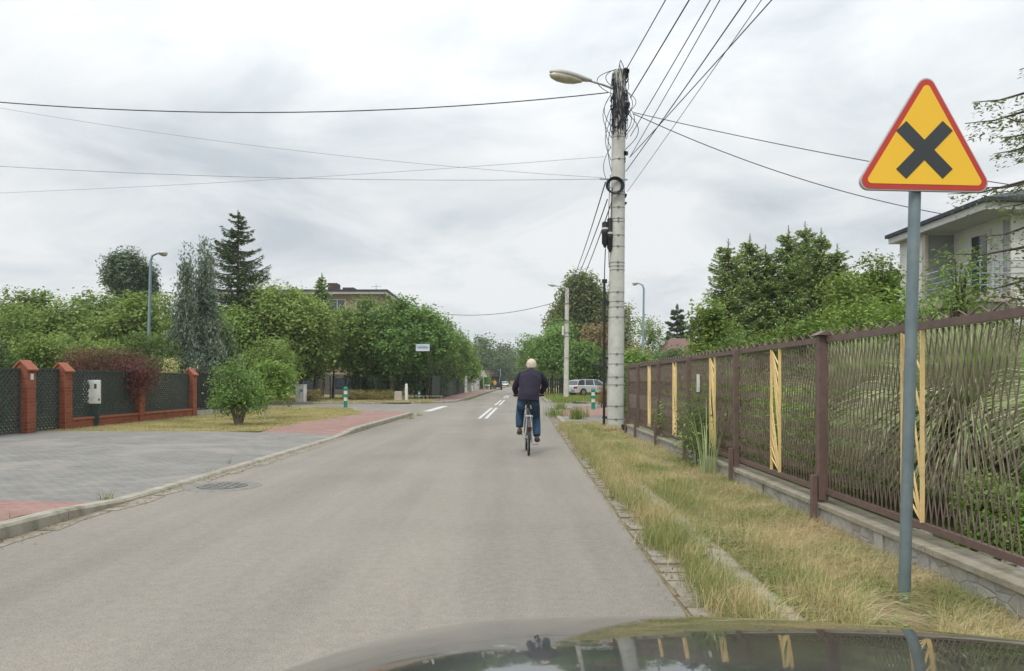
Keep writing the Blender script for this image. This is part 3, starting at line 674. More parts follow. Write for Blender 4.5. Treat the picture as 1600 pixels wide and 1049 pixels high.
# ================================================================ UTILITY POLE (near)
UX, UY = 2.785, 20.0
up_ = thing('utility_pole', 'thick pale concrete utility pole with street lamp, clamps and tangled cables', 'utility pole', (UX, UY, .03), absolute=True)
b = MB(); lx = .0125
def uc(z, r=0): return (UX + lx*z, UY, z)
b.tube([uc(-.2), uc(2), uc(5), uc(9.72)], [.232, .220, .200, .170], 32); b.build('shaft', M['pole'], up_, smooth=True)
zst = [.31,.66,1.23,1.44,1.79,2.06,3.05,3.32,3.47,3.72,4.32,4.42,4.52,4.95,5.25,5.62,5.70,6.00,6.35,6.42,7.30,7.90,8.15,8.55]
for z_ in zst:
    s_ = MB(); r_ = .232 - z_*.0064 + .004; c0 = uc(z_)
    s_.tube([(c0[0],UY,z_-.009),(c0[0],UY,z_+.009)], r_, 24); s_.box(c0[0]-.03,c0[0]+.02,UY-r_-.02,UY-r_+.01,z_-.02,z_+.02)
    s_.build('strap', M['strap'], up_)
# conduit beside it
cp = MB(); cp.tube([(UX-.30,UY-.03,0), (UX-.29,UY-.03,4.05)], .035, 10); cp.box(UX-.35,UX-.22,UY-.08,UY+.02,3.98,4.08); cp.build('conduit', M['black'], up_)
for z_ in (.35, 1.70, 1.95, 3.45): MB().box(UX-.40 if z_ == 1.70 else UX-.34, UX-.15, UY-.06, UY+.04, z_-.03, z_+.03).build('conduit_clip', M['black'], up_)
MB().tube([(UX-.62,UY,1.78),(UX-.35,UY,1.74)], .03, 6).build('conduit_arm', M['black'], up_)
# lamp arm and head
tp = uc(9.2); ar = MB(); p0 = Vector((tp[0]-.1, UY, 9.22)); p1 = A(921, 126.5, 19.6); ar.tube([p0, p0.lerp(p1,.5)+Vector((0,0,.015)), p1], [.032,.030,.028], 10); ar.build('lamp_arm', M['lamp_body'], up_, smooth=True)
pe = A(859, 113, 19.2); dr = (p1-pe).normalized(); Lh = (p1-pe).length
hb = MB(); ps = [pe + dr*Lh*f for f in (0,.06,.2,.42,.62,.8,.92,1.05)]
hb.tube([p + Vector((0,0,.02)) for p in ps], [(.03,.03),(.10,.07),(.16,.10),(.18,.115),(.155,.10),(.095,.08),(.07,.065),(.04,.04)], 14); hb.build('lamp_head', M['lamp_body'], up_, smooth=True)
lg = MB(); lg.tube([p + Vector((0,0,-.065)) for p in ps[:6]], [(.03,.03),(.095,.08),(.148,.125),(.16,.135),(.125,.10),(.05,.03)], 14); lg.build('lamp_glass', M['lamp_glass'], up_, smooth=True)
# tangles
rng = random.Random(4); tg = MB()
def loop(z0, z1, r0, a0, a1, out=.1, n=9, th=.010):
    pts = []
    for i in range(n):
        f = i/(n-1); a = a0+(a1-a0)*f; z = z0+(z1-z0)*f; r = r0 + out*math.sin(math.pi*f) + .02; c0 = uc(z); pts.append((c0[0]+r*math.cos(a), UY+r*math.sin(a), z))
    tg.tube(pts, th, 5)
for i in range(130):
    z = rng.uniform(7.9, 9.65); a = rng.uniform(-2.9, -.2); loop(z, z+rng.uniform(-.9,.4) if z > 8.8 else z+rng.uniform(-.3,.7), .175, a, a+rng.uniform(-.6,.6), rng.uniform(.0,.07), th=rng.uniform(.006,.013))
for i in range(9): 
    a = -.1 if i % 2 else -3.05; z = rng.uniform(7.6, 9.3); loop(z, z-rng.uniform(.5,1.2), .19, a, a+.1, rng.uniform(.10,.26), th=.009)
loop(9.1, 9.7, .18, -3.1, -2.6, .45, 12); loop(9.3, 9.7, .18, -3.0, -2.2, .25, 12); loop(8.3, 7.0, .17, -3.1, -3.0, .1); loop(6.9, 4.4, .2, -3.0, -3.0, .03); loop(8.6,7.6,.17,-.1,-.05,.34,12)
tg.build('cable_tangle', M['cable'], up_)
for z_, a, s_ in ((9.72,-.5,.10),(9.64,-.9,.07),(9.55,-.2,.07),(8.75,-.3,.12),(8.55,-.2,.10),(8.35,-.35,.07),(9.02,-2.9,.06),(8.72,-2.9,.05),(7.45,-.45,.11),(7.30,-.3,.07),(6.35,-.05,.08),(6.1,-.05,.06)):
    c0 = uc(z_); x_, y_ = c0[0]+.19*math.cos(a), UY+.19*math.sin(a); cn = MB()
    for q in range(3):
        ox, oz = rng.uniform(-.05,.05), rng.uniform(-.05,.05); cn.box(x_+ox-s_*.45, x_+ox+s_*.45, y_-.05, y_+.04, z_+oz-s_*.4, z_+oz+s_*.4)
    cn.build('connector', M['cable'], up_)
brk = MB(); c0 = uc(6.72); brk.bar((c0[0]-.52,UY-.22,6.74),(c0[0]+.22,UY-.22,6.72),.03,.035); brk.build('bracket', M['bluegrey'], up_)
co_ = MB(); cc = Vector((c0[0]-.12, UY-.24, 6.55))
for q in range(7):
    pts = [(cc.x + (.20+.012*q)*math.cos(t_)*(.85+.05*(q%3)), cc.y-.012*q, cc.z + (.22+.01*q)*math.sin(t_)*.82) for t_ in lin(0, 2*math.pi, 18)]; co_.tube(pts, .011, 5)
co_.build('cable_coil', M['cable'], up_)
for xo, z0, z1, r_ in ((-.32, 5.0, 5.62, .085), (-.19, 4.88, 5.72, .075)):
    c_ = MB(); x_ = uc(5.2)[0]+xo-.03; c_.lathe([(.03,z0-.08),(r_*.6,z0-.02),(r_,z0+.03),(r_,z0+.28),(r_*1.12,z0+.30),(r_*1.12,z0+.36),(r_,z0+.38),(r_*.95,z1-.03),(r_*.5,z1)], (x_,UY-.12,0), 16)
    k_ = c_.build('splice_closure', M['black'], up_, smooth=True); MB().lathe([(r_*1.13,z0+.40),(r_*1.13,z0+.45)], (x_,UY-.12,0), 16).build('label_band', M['white'], k_)
dc = MB(); dc.tube([(UX-.27,UY-.1,4.9),(UX-.285,UY-.06,4.4),(UX-.29,UY-.03,4.0)], .014, 6); dc.build('drop_cable', M['cable'], up_); dc = MB(); dc.tube([(UX-.10,UY-.23,6.5),(UX-.12,UY-.2,5.9),(UX-.13,UY-.16,5.6)], .012, 6); dc.build('drop_cable', M['cable'], up_)

# ================================================================ OVERHEAD WIRES
WG = 'overhead wires strung from the concrete pole'
def wire(name, pts, th, label, m='cable', group=WG):
    o = MB().tube(pts, th, 6).build(name, M[m]); return tag(o, label, 'wire', group)
for (sx, sy, xe, th, lab) in ((980,106,1040,.014,'thick black wire leaving the very top of the concrete pole towards the viewer'),
        (985,153,1077,.016,'thickest black wire leaving the cable tangle below the lamp towards the viewer'),
        (985,213,1110,.011,'twisted black wire from below the cable tangle, third along the fan of wires overhead'),
        (984,246,1125,.009,'thin black wire from the small clamp under the tangle, fourth along the overhead fan'),
        (978,268,1166,.011,'black wire starting at the coil bracket and crossing the two lower wires overhead'),
        (984,246,1206,.010,'black wire from the small clamp that ends rightmost at the top of the picture'),
        (980,300,1190,.006,'thinnest wire in the overhead fan, starting below the cable coil')):
    X0 = PX(sx, UY); h0 = PZ(sy, UY) - CH; sag = .35
    D = (h0-.2)*F/597
    for it in range(8):
        tt = (UY-D)/44; h = h0 - 4*sag*tt*(1-tt); D = h*F/597
    XM = PX(xe, D); kx = (XM-X0)/(UY-D); pts = []
    for i in range(25):
        tt = i/24; Y = UY - 44*tt; pts.append((X0 + kx*44*tt*(1 if tt < .6 else .6/tt + (1-.6/tt)*.3), Y, CH + h0 - 4*sag*tt*(1-tt)))
    wire('overhead_wire', pts, th, lab)
def pxwire(fn, x0, x1, D0, D1, th, lab, n=28, m='cable', g=WG):
    pts = []
    for i in range(n+1):
        f = i/n; x = x0+(x1-x0)*f; pts.append(A(x, fn(x), D0+(D1-D0)*f))
    return wire('overhead_wire', pts, th, lab, m, g)
def quad(p, q, r):
    co_ = np.polyfit([p[0],q[0],r[0]], [p[1],q[1],r[1]], 2); return lambda x: float(np.polyval(co_, x))
pxwire(quad((950,145),(500,175),(0,160)), 950, -420, 19.9, 20, .014, 'black wire sagging across the sky from the lamp bracket over the houses')
pxwire(quad((944,245),(600,270),(90,298)), 944, -300, 19.9, 26, .0055, 'faint wire rising from the left to the pin on the concrete pole', m='thincable')
pxwire(quad((942,280),(600,281),(0,260)), 942, -350, 19.9, 20, .007, 'thin level wire running left from the bracket of the cable coil', m='thincable')
pxwire(quad((942,278),(360,223),(0,169)), 942, -300, 19.9, 24, .0055, 'faint wire climbing steeply to the left from the coil bracket', m='thincable')
pxwire(quad((990,176),(1200,222),(1600,292)), 990, 1700, 19.85, 15.5, .010, 'upper of the two black wires running right to the grey house')
pxwire(quad((990,178),(1180,256),(1480,336)), 990, 1482, 19.85, 19.9, .011, 'lower black wire sagging right from the concrete pole to the eaves of the house')
for k_, (a_, b_, lab) in enumerate((((946,285),(884,456),'black wire from the coil bracket ahead to the far concrete pole, nearest the pole shaft'),((949,312),(884,462),'middle of the three black wires running ahead to the far concrete pole'),((955,318),(890,470),'lowest black wire running ahead from the clamps to the far concrete pole'))):
    P0 = A(*a_, UY-.1); P1 = A(*b_, 58.5); pts = [P0.lerp(P1, f) - Vector((0,0,4*.45*f*(1-f))) for f in lin(0,1,20)]
    wire('overhead_wire', pts, .016, lab)
pxwire(quad((866,473),(760,492),(677,489)), 868, 600, 58, 62, .022, 'distant wire sagging left from the far concrete pole', g=None)

# far pole with lamp
fp = thing('utility_pole', 'slender concrete pole with a lamp, standing beside the parked silver estate car', 'utility pole', (PX(884.5,58.5), 58.5, .06), absolute=True)
fX = PX(884.5,58.5); MB().tube([(fX,58.5,0),(fX+.08,58.5,8.75)], [.21,.15], 16).build('shaft', M['pole'], fp, smooth=True)
a_ = MB(); q0 = A(884,450,58.3); q1 = A(868,446.5,58); a_.tube([q0,q1], .04, 6); a_.build('lamp_arm', M['lamp_body'], fp)
MB().tube([A(869,446.5,58),A(863,446,58),A(856,444.5,58)], [(.06,.06),(.19,.13),(.05,.05)], 10).build('lamp_head', M['lamp_body'], fp, smooth=True)
for z_ in (5.2,6.0,6.15,4.9,3.2,7.5): MB().tube([(fX+.05,58.5,z_-.02),(fX+.05,58.5,z_+.02)], .215, 12).build('strap', M['strap'], fp)
MB().box(fX-.34,fX-.20,58.2,58.35,5.0,5.7).build('small_box', M['white'], fp)

MB().tube([A(885,500,58),A(866,502,58),A(860,498,58)], .03, 5).build('bracket', M['cable'], fp)

# ================================================================ STREET LAMPS
def street_lamp(lab, px0, px1, pyt, D, zb, headdir, r=.075, hl=.55, name='street_lamp', m='bluegrey'):
    X0, X1 = PX(px0, D), PX(px1, D); zt = PZ(pyt, D); o = thing(name, lab, 'street lamp', (X0, D, zb), 'tubular steel street lamps', absolute=True)
    MB().tube([(X0,D,zb-.2),(X0+(X1-X0)*.5,D,zb+(zt-zb)*.5),(X1,D,zt-.35),(X1+headdir*.07,D,zt-.12),(X1+headdir*.26,D,zt-.02),(X1+headdir*.36,D,zt)], [r,r*.85,r*.7,r*.6,r*.5,r*.5], 12).build('pole', M[m], o, smooth=True)
    MB().tube([(X1+headdir*(.32+hl*f), D, zt+.01*math.sin(3*f)) for f in (0,.12,.4,.7,.93,1)], [(.04,.04),(.10,.06),(.17,.10),(.17,.10),(.09,.07),(.02,.02)], 12).build('lamp_head', M['lamp_body'], o, smooth=True)
    MB().tube([(X1+headdir*(.36+hl*f), D, zt-.05) for f in (.12,.4,.7,.88)], [(.06,.03),(.13,.09),(.13,.09),(.05,.03)], 10).build('lamp_glass', M['lamp_glass'], o, smooth=True)
    return o
street_lamp('blue-grey tubular street lamp rising behind the dark red shrub', 230.5, 235.5, 396, 34, .1, 1, .085, .45)
street_lamp('blue-grey street lamp behind the fence end, head pointing left', 1004, 1006, 443, 46, .1, -1, .085, .40)
street_lamp('distant slim street lamp half hidden in the roadside trees', 857, 858, 509, 105, .1, -1, .09, .9)
#@@PART2
# ================================================================ LEFT BRICK FENCE
def FL(Y): return -11.55 + .0147*Y
bf = thing('brick_fence', 'red brick pillared fence with dark lattice panels behind the grey driveway', 'fence', (FL(22), 22, .1), absolute=True)
def pillar(Y, h, par, num=False):
    x = FL(Y); p_ = MB().prismy([(x-.155,0),(x+.155,0),(x+.155,h-.20),(x,h-.03),(x-.155,h-.20)], Y-.155, Y+.155).build('pillar', M['brick'], par, bevel=.006)
    c_ = MB().prismy([(x-.20,h-.235),(x,h-.025),(x+.20,h-.235),(x+.215,h-.20),(x,h+.02),(x-.215,h-.20)], Y-.185, Y+.185).build('cap', M['brickcap'], p_, bevel=.003)
    if num: MB().box(x+.156, x+.170, Y-.05, Y+.05, 1.36, 1.50).build('number_plate', M['white'], p_, bevel=.003)
for i, (Y, h) in enumerate(((12.8,1.8),(17.15,1.80),(18.55,1.78),(22.15,1.72),(25.7,1.76))): pillar(Y, h, bf, i == 1)
lw = MB()
for a, b in ((18.72,21.98),(22.32,25.53)): lw.add([(FL(a)-.12,a,0),(FL(a)+.12,a,0),(FL(b)+.12,b,0),(FL(b)-.12,b,0),(FL(a)-.12,a,.34),(FL(a)+.12,a,.34),(FL(b)+.12,b,.34),(FL(b)-.12,b,.34)], [(0,3,2,1),(4,5,6,7),(0,1,5,4),(1,2,6,5),(2,3,7,6),(3,0,4,7)])
lw.build('low_wall', M['brick'], bf); lc = MB()
for a, b in ((18.72,21.98),(22.32,25.53)): lc.bar((FL(a),a,.365),(FL(b),b,.365),.30,.05)
lc.build('wall_cap', M['brickcap'], bf)
def lattice(Ya, Yb, z0, z1, par, arch=0, name='lattice_panel', sp=.135):
    b = MB(); fr = MB(); Lx = Yb-Ya
    def P_(u, z, o=0): return (FL(Ya+u)+o, Ya+u, z)
    for s_ in (1, -1):
        c = -(z1-z0) if s_ > 0 else 0
        while c < Lx + (z1-z0):
            # line u = c + s*(z-z0)
            z_a, z_b = z0, z1
            u0, u1 = c + s_*0, c + s_*(z1-z0)
            pts = []
            lo, hi = 0.0, 1.0
            du = u1-u0
            t0, t1 = (0-u0)/du, (Lx-u0)/du
            if t0 > t1: t0, t1 = t1, t0
            lo, hi = max(lo, t0), min(hi, t1)
            if hi-lo > .03:
                b.bar(P_(u0+du*lo, z0+(z1-z0)*lo, .014*s_), P_(u0+du*hi, z0+(z1-z0)*hi, .014*s_), .012, .056, (0,-s_*.7,.7))
            c += sp
    for z in (z0, z1): fr.bar(P_(0,z), P_(Lx,z), .05, .05)
    for u in (.025, Lx-.025): fr.bar(P_(u,z0), P_(u,z1), .05, .05, (0,1,0))
    o = b.build(name, M['lattice'], par); fr.build('frame', M['lattice'], o); return o
lattice(18.73, 21.97, .42, 1.60, bf); lattice(22.33, 25.52, .42, 1.58, bf)
g1 = thing('lattice_gate', 'narrow dark lattice wicket gate between two red brick pillars', 'gate', (FL(18), 18, .1), absolute=True); lattice(17.33, 18.37, .16, 1.62, g1)
g2 = thing('lattice_gate', 'wide dark lattice driveway gate at the left edge', 'gate', (FL(15), 15, .1), absolute=True); lattice(13.0, 16.96, .16, 1.60, g2)
g3 = thing('bar_fence', 'black metal bar fence with dark backing behind the green shrub', 'fence', (FL(27), 27, .1), absolute=True)
gb = MB(); gs = MB()
for i in range(56): Y = 26.15 + i*.105; gb.box(FL(Y)-.008, FL(Y)+.008, Y-.008, Y+.008, .25, 1.80 if i % 8 else 1.95)
for z in (.35, 1.0, 1.65): gb.bar((FL(26.1),26.1,z),(FL(32),32,z),.03,.03)
gb.build('bars', M['black'], g3); gs.bar((FL(26.1)-.04,26.1,1.0),(FL(31.9)-.04,31.9,1.0),.01,1.25); gs.build('backing', M['lattice'], g3)
MB().bar((FL(26.05),26.05,.15),(FL(32),32,.15),.2,.28).build('plinth', M['concrete'], g3)

# meter cabinet
mc = thing('meter_cabinet', 'white electric meter box on a dark green pedestal before the lattice fence', 'meter cabinet', (-11.22, 19.75, .11), rz=R(22))
MB().box(-.20,.20,-.10,.10,.62,1.25).build('cabinet', M['white'], mc, bevel=.012)
MB().prismy([(-.15,0),(.15,0),(.19,.615),(-.19,.615)], -.10, .10).build('pedestal', M['dark_green_plastic'], mc, bevel=.01)
MB().box(-.09,-.04,-.106,-.098,1.02,1.13).build('window', M['glass'], mc); MB().box(.06,.12,-.106,-.098,1.02,1.15).build('window', M['glass'], mc)
MB().box(-.15,-.12,-.106,-.098,.80,.85).build('lock', M['black'], mc); MB().box(-.15,-.12,-.106,-.098,.88,.93).build('lock', M['black'], mc); MB().box(.16,.195,-.112,-.098,.70,.76).build('lock', M['black'], mc)
# utility cabinet
ec = thing('utility_cabinet', 'tall pale grey utility cabinet beside the low brown hedge', 'utility cabinet', (PX(470.5,44.5), 44.5, .1), rz=R(-15))
MB().box(-.28,.28,-.18,.18,0,1.02).build('body', M['white'], ec, bevel=.01); MB().box(-.30,.30,-.20,.20,1.021,1.06).build('roof', M['white'], ec, bevel=.008)
MB().box(-.005,.005,-.184,-.178,.1,1.0).box(.05,.22,-.186,-.178,.60,.78).box(-.03,.0,-.19,-.178,.45,.6).build('door_details', M['bluegrey'], ec)
# pink block, white post
bk = tag(MB().prismy([(-.24,0),(.24,0),(.22,.62),(-.22,.62)], -.2, .2).build('concrete_block', M['pinkpier'], bevel=.03), 'squat pinkish concrete block at the end of the brown hedge', 'concrete block'); bk.location = (PX(622.5,47.5), 47.5, .09)
wp = thing('marker_post', 'plain white marker post beside the squat concrete block', 'post', (PX(635,47.5), 47.5, .09)); MB().lathe([(.10,0),(.09,1.0),(.075,1.08),(.03,1.11)], k=14).build('post_body', M['white'], wp, smooth=True)
# low white rail
lr = thing('low_rail', 'low pale rail running behind the small bollard and sign post', 'rail', (PX(655,50), 50, .09)); b = MB()
b.box(-1.0,1.6,-.02,.02,.24,.285); b.build('rail', M['kerb'], lr); b = MB()
for i in (-.9,.3,1.5): MB().box(i-.02,i+.02,-.02,.02,0,.235).build('rail_post', M['kerb'], lr)

# bollards U-12c
def bollard(lab, X, Y, z, s=1.0):
    o = thing('bollard', lab, 'bollard', (X, Y, z), 'green and white plastic bollards')
    MB().lathe([(.10,0),(.085,.03),(.082,.34)], k=18).build('base', M['green_plastic'], o, smooth=True)
    MB().lathe([(.083,.341),(.083,.52)], k=18).build('white_band', M['white'], o, smooth=True)
    MB().lathe([(.084,.521),(.125,.53),(.13,.60),(.125,.64),(.084,.65)], k=18).build('collar', M['green_plastic'], o, smooth=True)
    MB().lathe([(.083,.651),(.083,.80)], k=18).build('white_band', M['white'], o, smooth=True)
    MB().lathe([(.084,.801),(.10,.82),(.10,.93),(.07,.97),(.02,.98)], k=18).build('top', M['green_plastic'], o, smooth=True)
    o.scale = (s,)*3; return o
b0 = bollard('green and white striped bollard on the lawn corner beyond the small tree', PX(540,33.5), 33.5, .11)
b1 = dup(b0, (PX(655,50.5), 50.5, .09), 0, (.85,.85,.62), 'short green and white bollard in front of the low pale rail')
b2 = dup(b0, (PX(927,33.4), 33.4, .06), 0, (1,1,.98), 'green and white striped bollard in front of the silver parked car')

# street name sign
ns = thing('street_name_sign', 'pale blue street name plate on a thin dark post at the far corner', 'street sign', (PX(671,49.5), 49.5, .09), absolute=True)
nx = PX(671,49.5); MB().tube([(nx,49.5,0),(nx,49.5,3.85)], .035, 8).build('pole', M['black'], ns)
z0, z1 = PZ(549,49.5), PZ(538,49.5); x0 = PX(650,49.5)
pl_ = MB().box(x0, nx+.02, 49.42, 49.46, z0, z1).build('plate', mat('plate_blue', (.50,.60,.68), (.44,.54,.62), 4, .5), ns)
MB().box(x0+.02, nx, 49.414, 49.419, z0+.02, z0+.10).build('band', M['white'], pl_)
tx = MB(); rng = random.Random(2); xx = x0+.10
while xx < nx-.12: wd = rng.choice((.02,.03,.045)); tx.box(xx, xx+wd, 49.413, 49.419, z0+.19, z0+.19+rng.choice((.12,.12,.17))); xx += wd+.022
tx.build('lettering', mat('plate_text', (.16,.22,.34)), pl_)
# far signs
def farsign(px, D, pyt, lab, zt_):
    o = thing('triangular_sign', lab, 'road sign', (PX(px,D), D, .1), 'distant triangular signs', absolute=True); X = PX(px,D); z = PZ(pyt,D)
    MB().tube([(X,D,0),(X,D,z)], .045, 8).build('pole', M['fascia'], o)
    MB().prismy([(X-.50,z-.80),(X+.50,z-.80),(X,z+.04)], D-.08, D-.05).build('plate', M['fascia'], o, bevel=.01); return o
farsign(740.5, 88, 579, 'pale triangular sign seen from behind over the grey wall', 0); farsign(755.7, 92, 579.5, 'pale triangular sign on a post left of the dark tractor', 0)

# ================================================================ BUILDINGS
ab = thing('apartment_building', 'three storey brown plastered block with flat roof behind the trees', 'building', (-17, 70.8, .1), absolute=True)
bx0, bx1, by0, by1, bz = -27.5, -12.6, 71.3, 85.0, 9.75
MB().box(bx0, bx1, by0, by1, 2.05, bz).build('wall', M['plaster'], ab); MB().box(bx0-.05, bx1+.05, by0-.05, by1+.05, 0, 2.05).build('plinth', M['plinth'], ab)
rf = MB(); rf.box(bx0-.6, bx1+.6, by0-.6, by1+.6, bz+.003, bz+.22); r0_ = rf.build('roof', M['fascia'], ab); MB().box(bx0-.7, bx1+.7, by0-.7, by1+.7, bz+.223, bz+.40).build('roof_edge', M['roofdark'], r0_)
for (x0, x1, h) in ((-18.7,-17.75,1.2),(-17.2,-16.05,.75),(-14.9,-14.0,.25)): MB().box(x0, x1, 75, 76.5, bz+.4, bz+.4+h).build('chimney', M['darkbrick'], r0_, bevel=.02)
MB().tube([(-13.6,74,bz+.4),(-13.6,74,bz+1.3)], .03, 5).tube([(-14.1,74,bz+1.1),(-13.1,74,bz+1.1)], .02, 5).build('antenna', M['bluegrey'], r0_); MB().tube([(-12.9,76,bz+.4),(-12.9,76,bz+1.1)], .03, 5).build('antenna', M['bluegrey'], r0_)
def bwin(x, z, w_, h, par, depth=by0):
    f = MB(); f.box(x-.06, x+w_+.06, depth-.05, depth+.02, z-.06, z+h+.06); o = f.build('window', M['white'], par)
    MB().box(x, x+w_*.48, depth-.07, depth-.052, z, z+h).box(x+w_*.52, x+w_, depth-.07, depth-.052, z, z+h).build('pane', M['glass'], o)
for zz in (2.9, 5.5, 8.05):
    for xx in (-26,-23.2,-20.4,-17.6,-15.0): bwin(xx, zz, 1.5, 1.15, ab)
for xx in (-26,-22.8,-20.0,-17.0): bwin(xx, .7, 1.9, .9, ab)
ys_ = MB()
for zz in (2.9, 5.5, 8.05):
    for yy in (74, 78, 82): ys_.box(bx1-.02, bx1+.05, yy, yy+1.4, zz, zz+1.15)
ys_.build('side_window', M['glass'], ab)
lb = MB().box(-24.5,-21.5, by0-1.4, by0, 2.2, 2.35).build('porch', M['fascia'], ab)

hs = thing('house', 'pale grey two storey house with recessed balcony and dark sloping roof', 'house', (12, 20, .17), absolute=True)
w1 = MB(); w1.box(11.25, 20, 20.0, 21.45, .1, 5.35); w1.box(11.95, 20, 17.7, 19.997, .1, 5.35); w1.build('wall', M['housewall'], hs)
MB().box(11.27, 11.945, 19.985, 19.997, 3.45, 5.28).build('recess_shade', M['housegrey'], hs)  # grey sheet over the house wall; the recess's shade is put into its colour
MB().box(11.15, 11.24, 19.95, 20.10, .1, 5.30).build('pier', M['pinkpier'], hs)
MB().box(11.10, 11.945, 17.55, 19.98, 3.22, 3.43).build('balcony_slab', M['pinkpier'], hs)
MB().box(11.20, 11.945, 17.75, 17.85, .15, 3.2).box(11.90, 12.6, 17.45, 17.62, .15, 3.2).build('balcony_wall', M['housewall'], hs)
rl_ = MB()
for z in (3.62,3.76,3.90,4.04,4.20): rl_.tube([(11.16,19.93,z),(11.16,17.60,z),(12.6,17.60,z)], .014 if z < 4.15 else .02, 6)
for y in (19.9,19.1,18.35,17.62): rl_.tube([(11.16,y,3.43),(11.16,y,4.2)], .018, 6)
for x in (11.5,11.62,12.3): rl_.tube([(x,17.6,3.43),(x,17.6,4.2)], .018, 6)
rl_.build('balcony_railing', mat('railing_steel', (.42,.47,.52), (.36,.41,.46), 8, .35, .6), hs)
dr_ = MB().box(11.90,11.97,18.42,19.22,3.45,5.12).build('balcony_door', M['white'], hs); MB().box(11.885,11.897,18.52,19.12,3.55,5.03).build('pane', M['glass'], dr_)
MB().tube([(11.86,17.78,.2),(11.86,17.78,5.2)], .045, 8).build('downpipe', M['housegrey'], hs)
rf = MB(); rf.add([(11.0,17.2,5.33),(20.4,17.2,5.33),(20.4,21.6,5.33),(11.0,21.6,5.33),(11.0,17.2,5.50),(20.4,17.2,5.50),(20.4,21.6,5.50),(11.0,21.6,5.50)], [(0,3,2,1),(4,5,6,7),(0,1,5,4),(1,2,6,5),(2,3,7,6),(3,0,4,7)])
r1_ = rf.build('eaves', M['fascia'], hs)
MB().add([(10.94,17.1,5.503),(20.5,17.1,5.503),(20.5,21.7,5.503),(10.94,21.7,5.503),(10.94,17.1,5.60),(20.5,17.1,5.60),(20.5,21.7,5.60),(10.94,21.7,5.60),(13.6,18.8,6.3),(20.5,18.8,6.3),(20.5,20.6,6.3),(13.6,20.6,6.3)],
   [(0,3,2,1),(0,1,5,4),(1,2,6,5),(2,3,7,6),(3,0,4,7),(4,5,9,8),(5,6,10,9),(6,7,11,10),(7,4,8,11),(8,9,10,11)]).build('roof', M['roofdark'], hs)
rh = thing('red_roofed_house', 'distant low house with dull red tiled roof behind the fence', 'house', (15, 58, .1), absolute=True)
rx0, rx1 = PX(1035,58), PX(1140,58); MB().box(rx0+.3, rx1-.3, 58, 64, 0, 3.3).build('wall', M['plaster'], rh)
MB().add([(rx0,57.6,3.2),(rx1,57.6,3.2),(rx1,64.4,3.2),(rx0,64.4,3.2),(rx0+1.2,61,4.9),(rx1-1.2,61,4.9)], [(0,3,2,1),(0,1,5,4),(1,2,5),(2,3,4,5),(3,0,4)]).build('roof', M['redtile'], rh)

# walls and fences beyond the crossing, left side
gw = thing('plank_fence', 'dark green board fence under the trees past the crossing', 'fence', (-5.4, 60, .1), absolute=True); b = MB()
for i in range(52): Y = 50.5 + i*.62; b.box(-5.55+.0147*Y*.2-.02, -5.55+.0147*Y*.2+.02, Y, Y+.58, .12, 1.75)
b.build('boards', M['lattice'], gw)
gl = thing('pale_wall', 'pale grey boundary wall with gate beside the far pavement', 'wall', (-4.9, 90, .1), absolute=True)
MB().box(-5.35,-5.15,98,126,.1,1.85).build('wall_panel', M['fascia'], gl); MB().box(-5.40,-5.10,84,84.5,.1,2.1).box(-5.40,-5.10,93,93.5,.1,2.1).build('pillar', M['fascia'], gl)
MB().box(-5.30,-5.22,84.5,93,.2,1.8).build('gate_panel', M['bluegrey'], gl)
fw = thing('wire_fence', 'dark wire mesh fence in front of the brown plastered block', 'fence', (-12, 49.3, .1), absolute=True); b = MB()
for i in range(16): X = -22 + i*1.05; b.box(X-.03, X+.03, 51.0, 51.06, .1, 1.75)
for z in (.2,.5,.8,1.1,1.4,1.7): b.box(-22,-6.2,51.02,51.03,z-.008,z+.008)
for i in range(130): X = -22 + i*.12; b.box(X-.004, X+.004, 51.02, 51.028, .15, 1.7)
b.build('mesh', M['dark_green_plastic'], fw)
fr_ = thing('picket_fence', 'dark fence with a few pale pickets behind the silver car', 'fence', (9, 76, .1), absolute=True); b = MB()
for i in range(80): X = 3.4 + i*.24; b.box(X, X+.16, 76, 76.04, .1, 1.7)
b.build('boards', M['lattice'], fr_); b = MB()
for px in (895,899,903,911): X = PX(px,75.9); b.box(X-.08, X+.08, 75.90, 75.95, .5, 2.2)
b.build('pale_picket', M['fascia'], fr_)
yw = thing('yellow_wall', 'low ochre wall at the far end of the road', 'wall', (4, 215, .1), absolute=True); MB().box(PX(797,215), PX(840,215), 215, 215.4, 0, 1.6).build('wall_panel', mat('ochre', (.34,.25,.10)), yw)

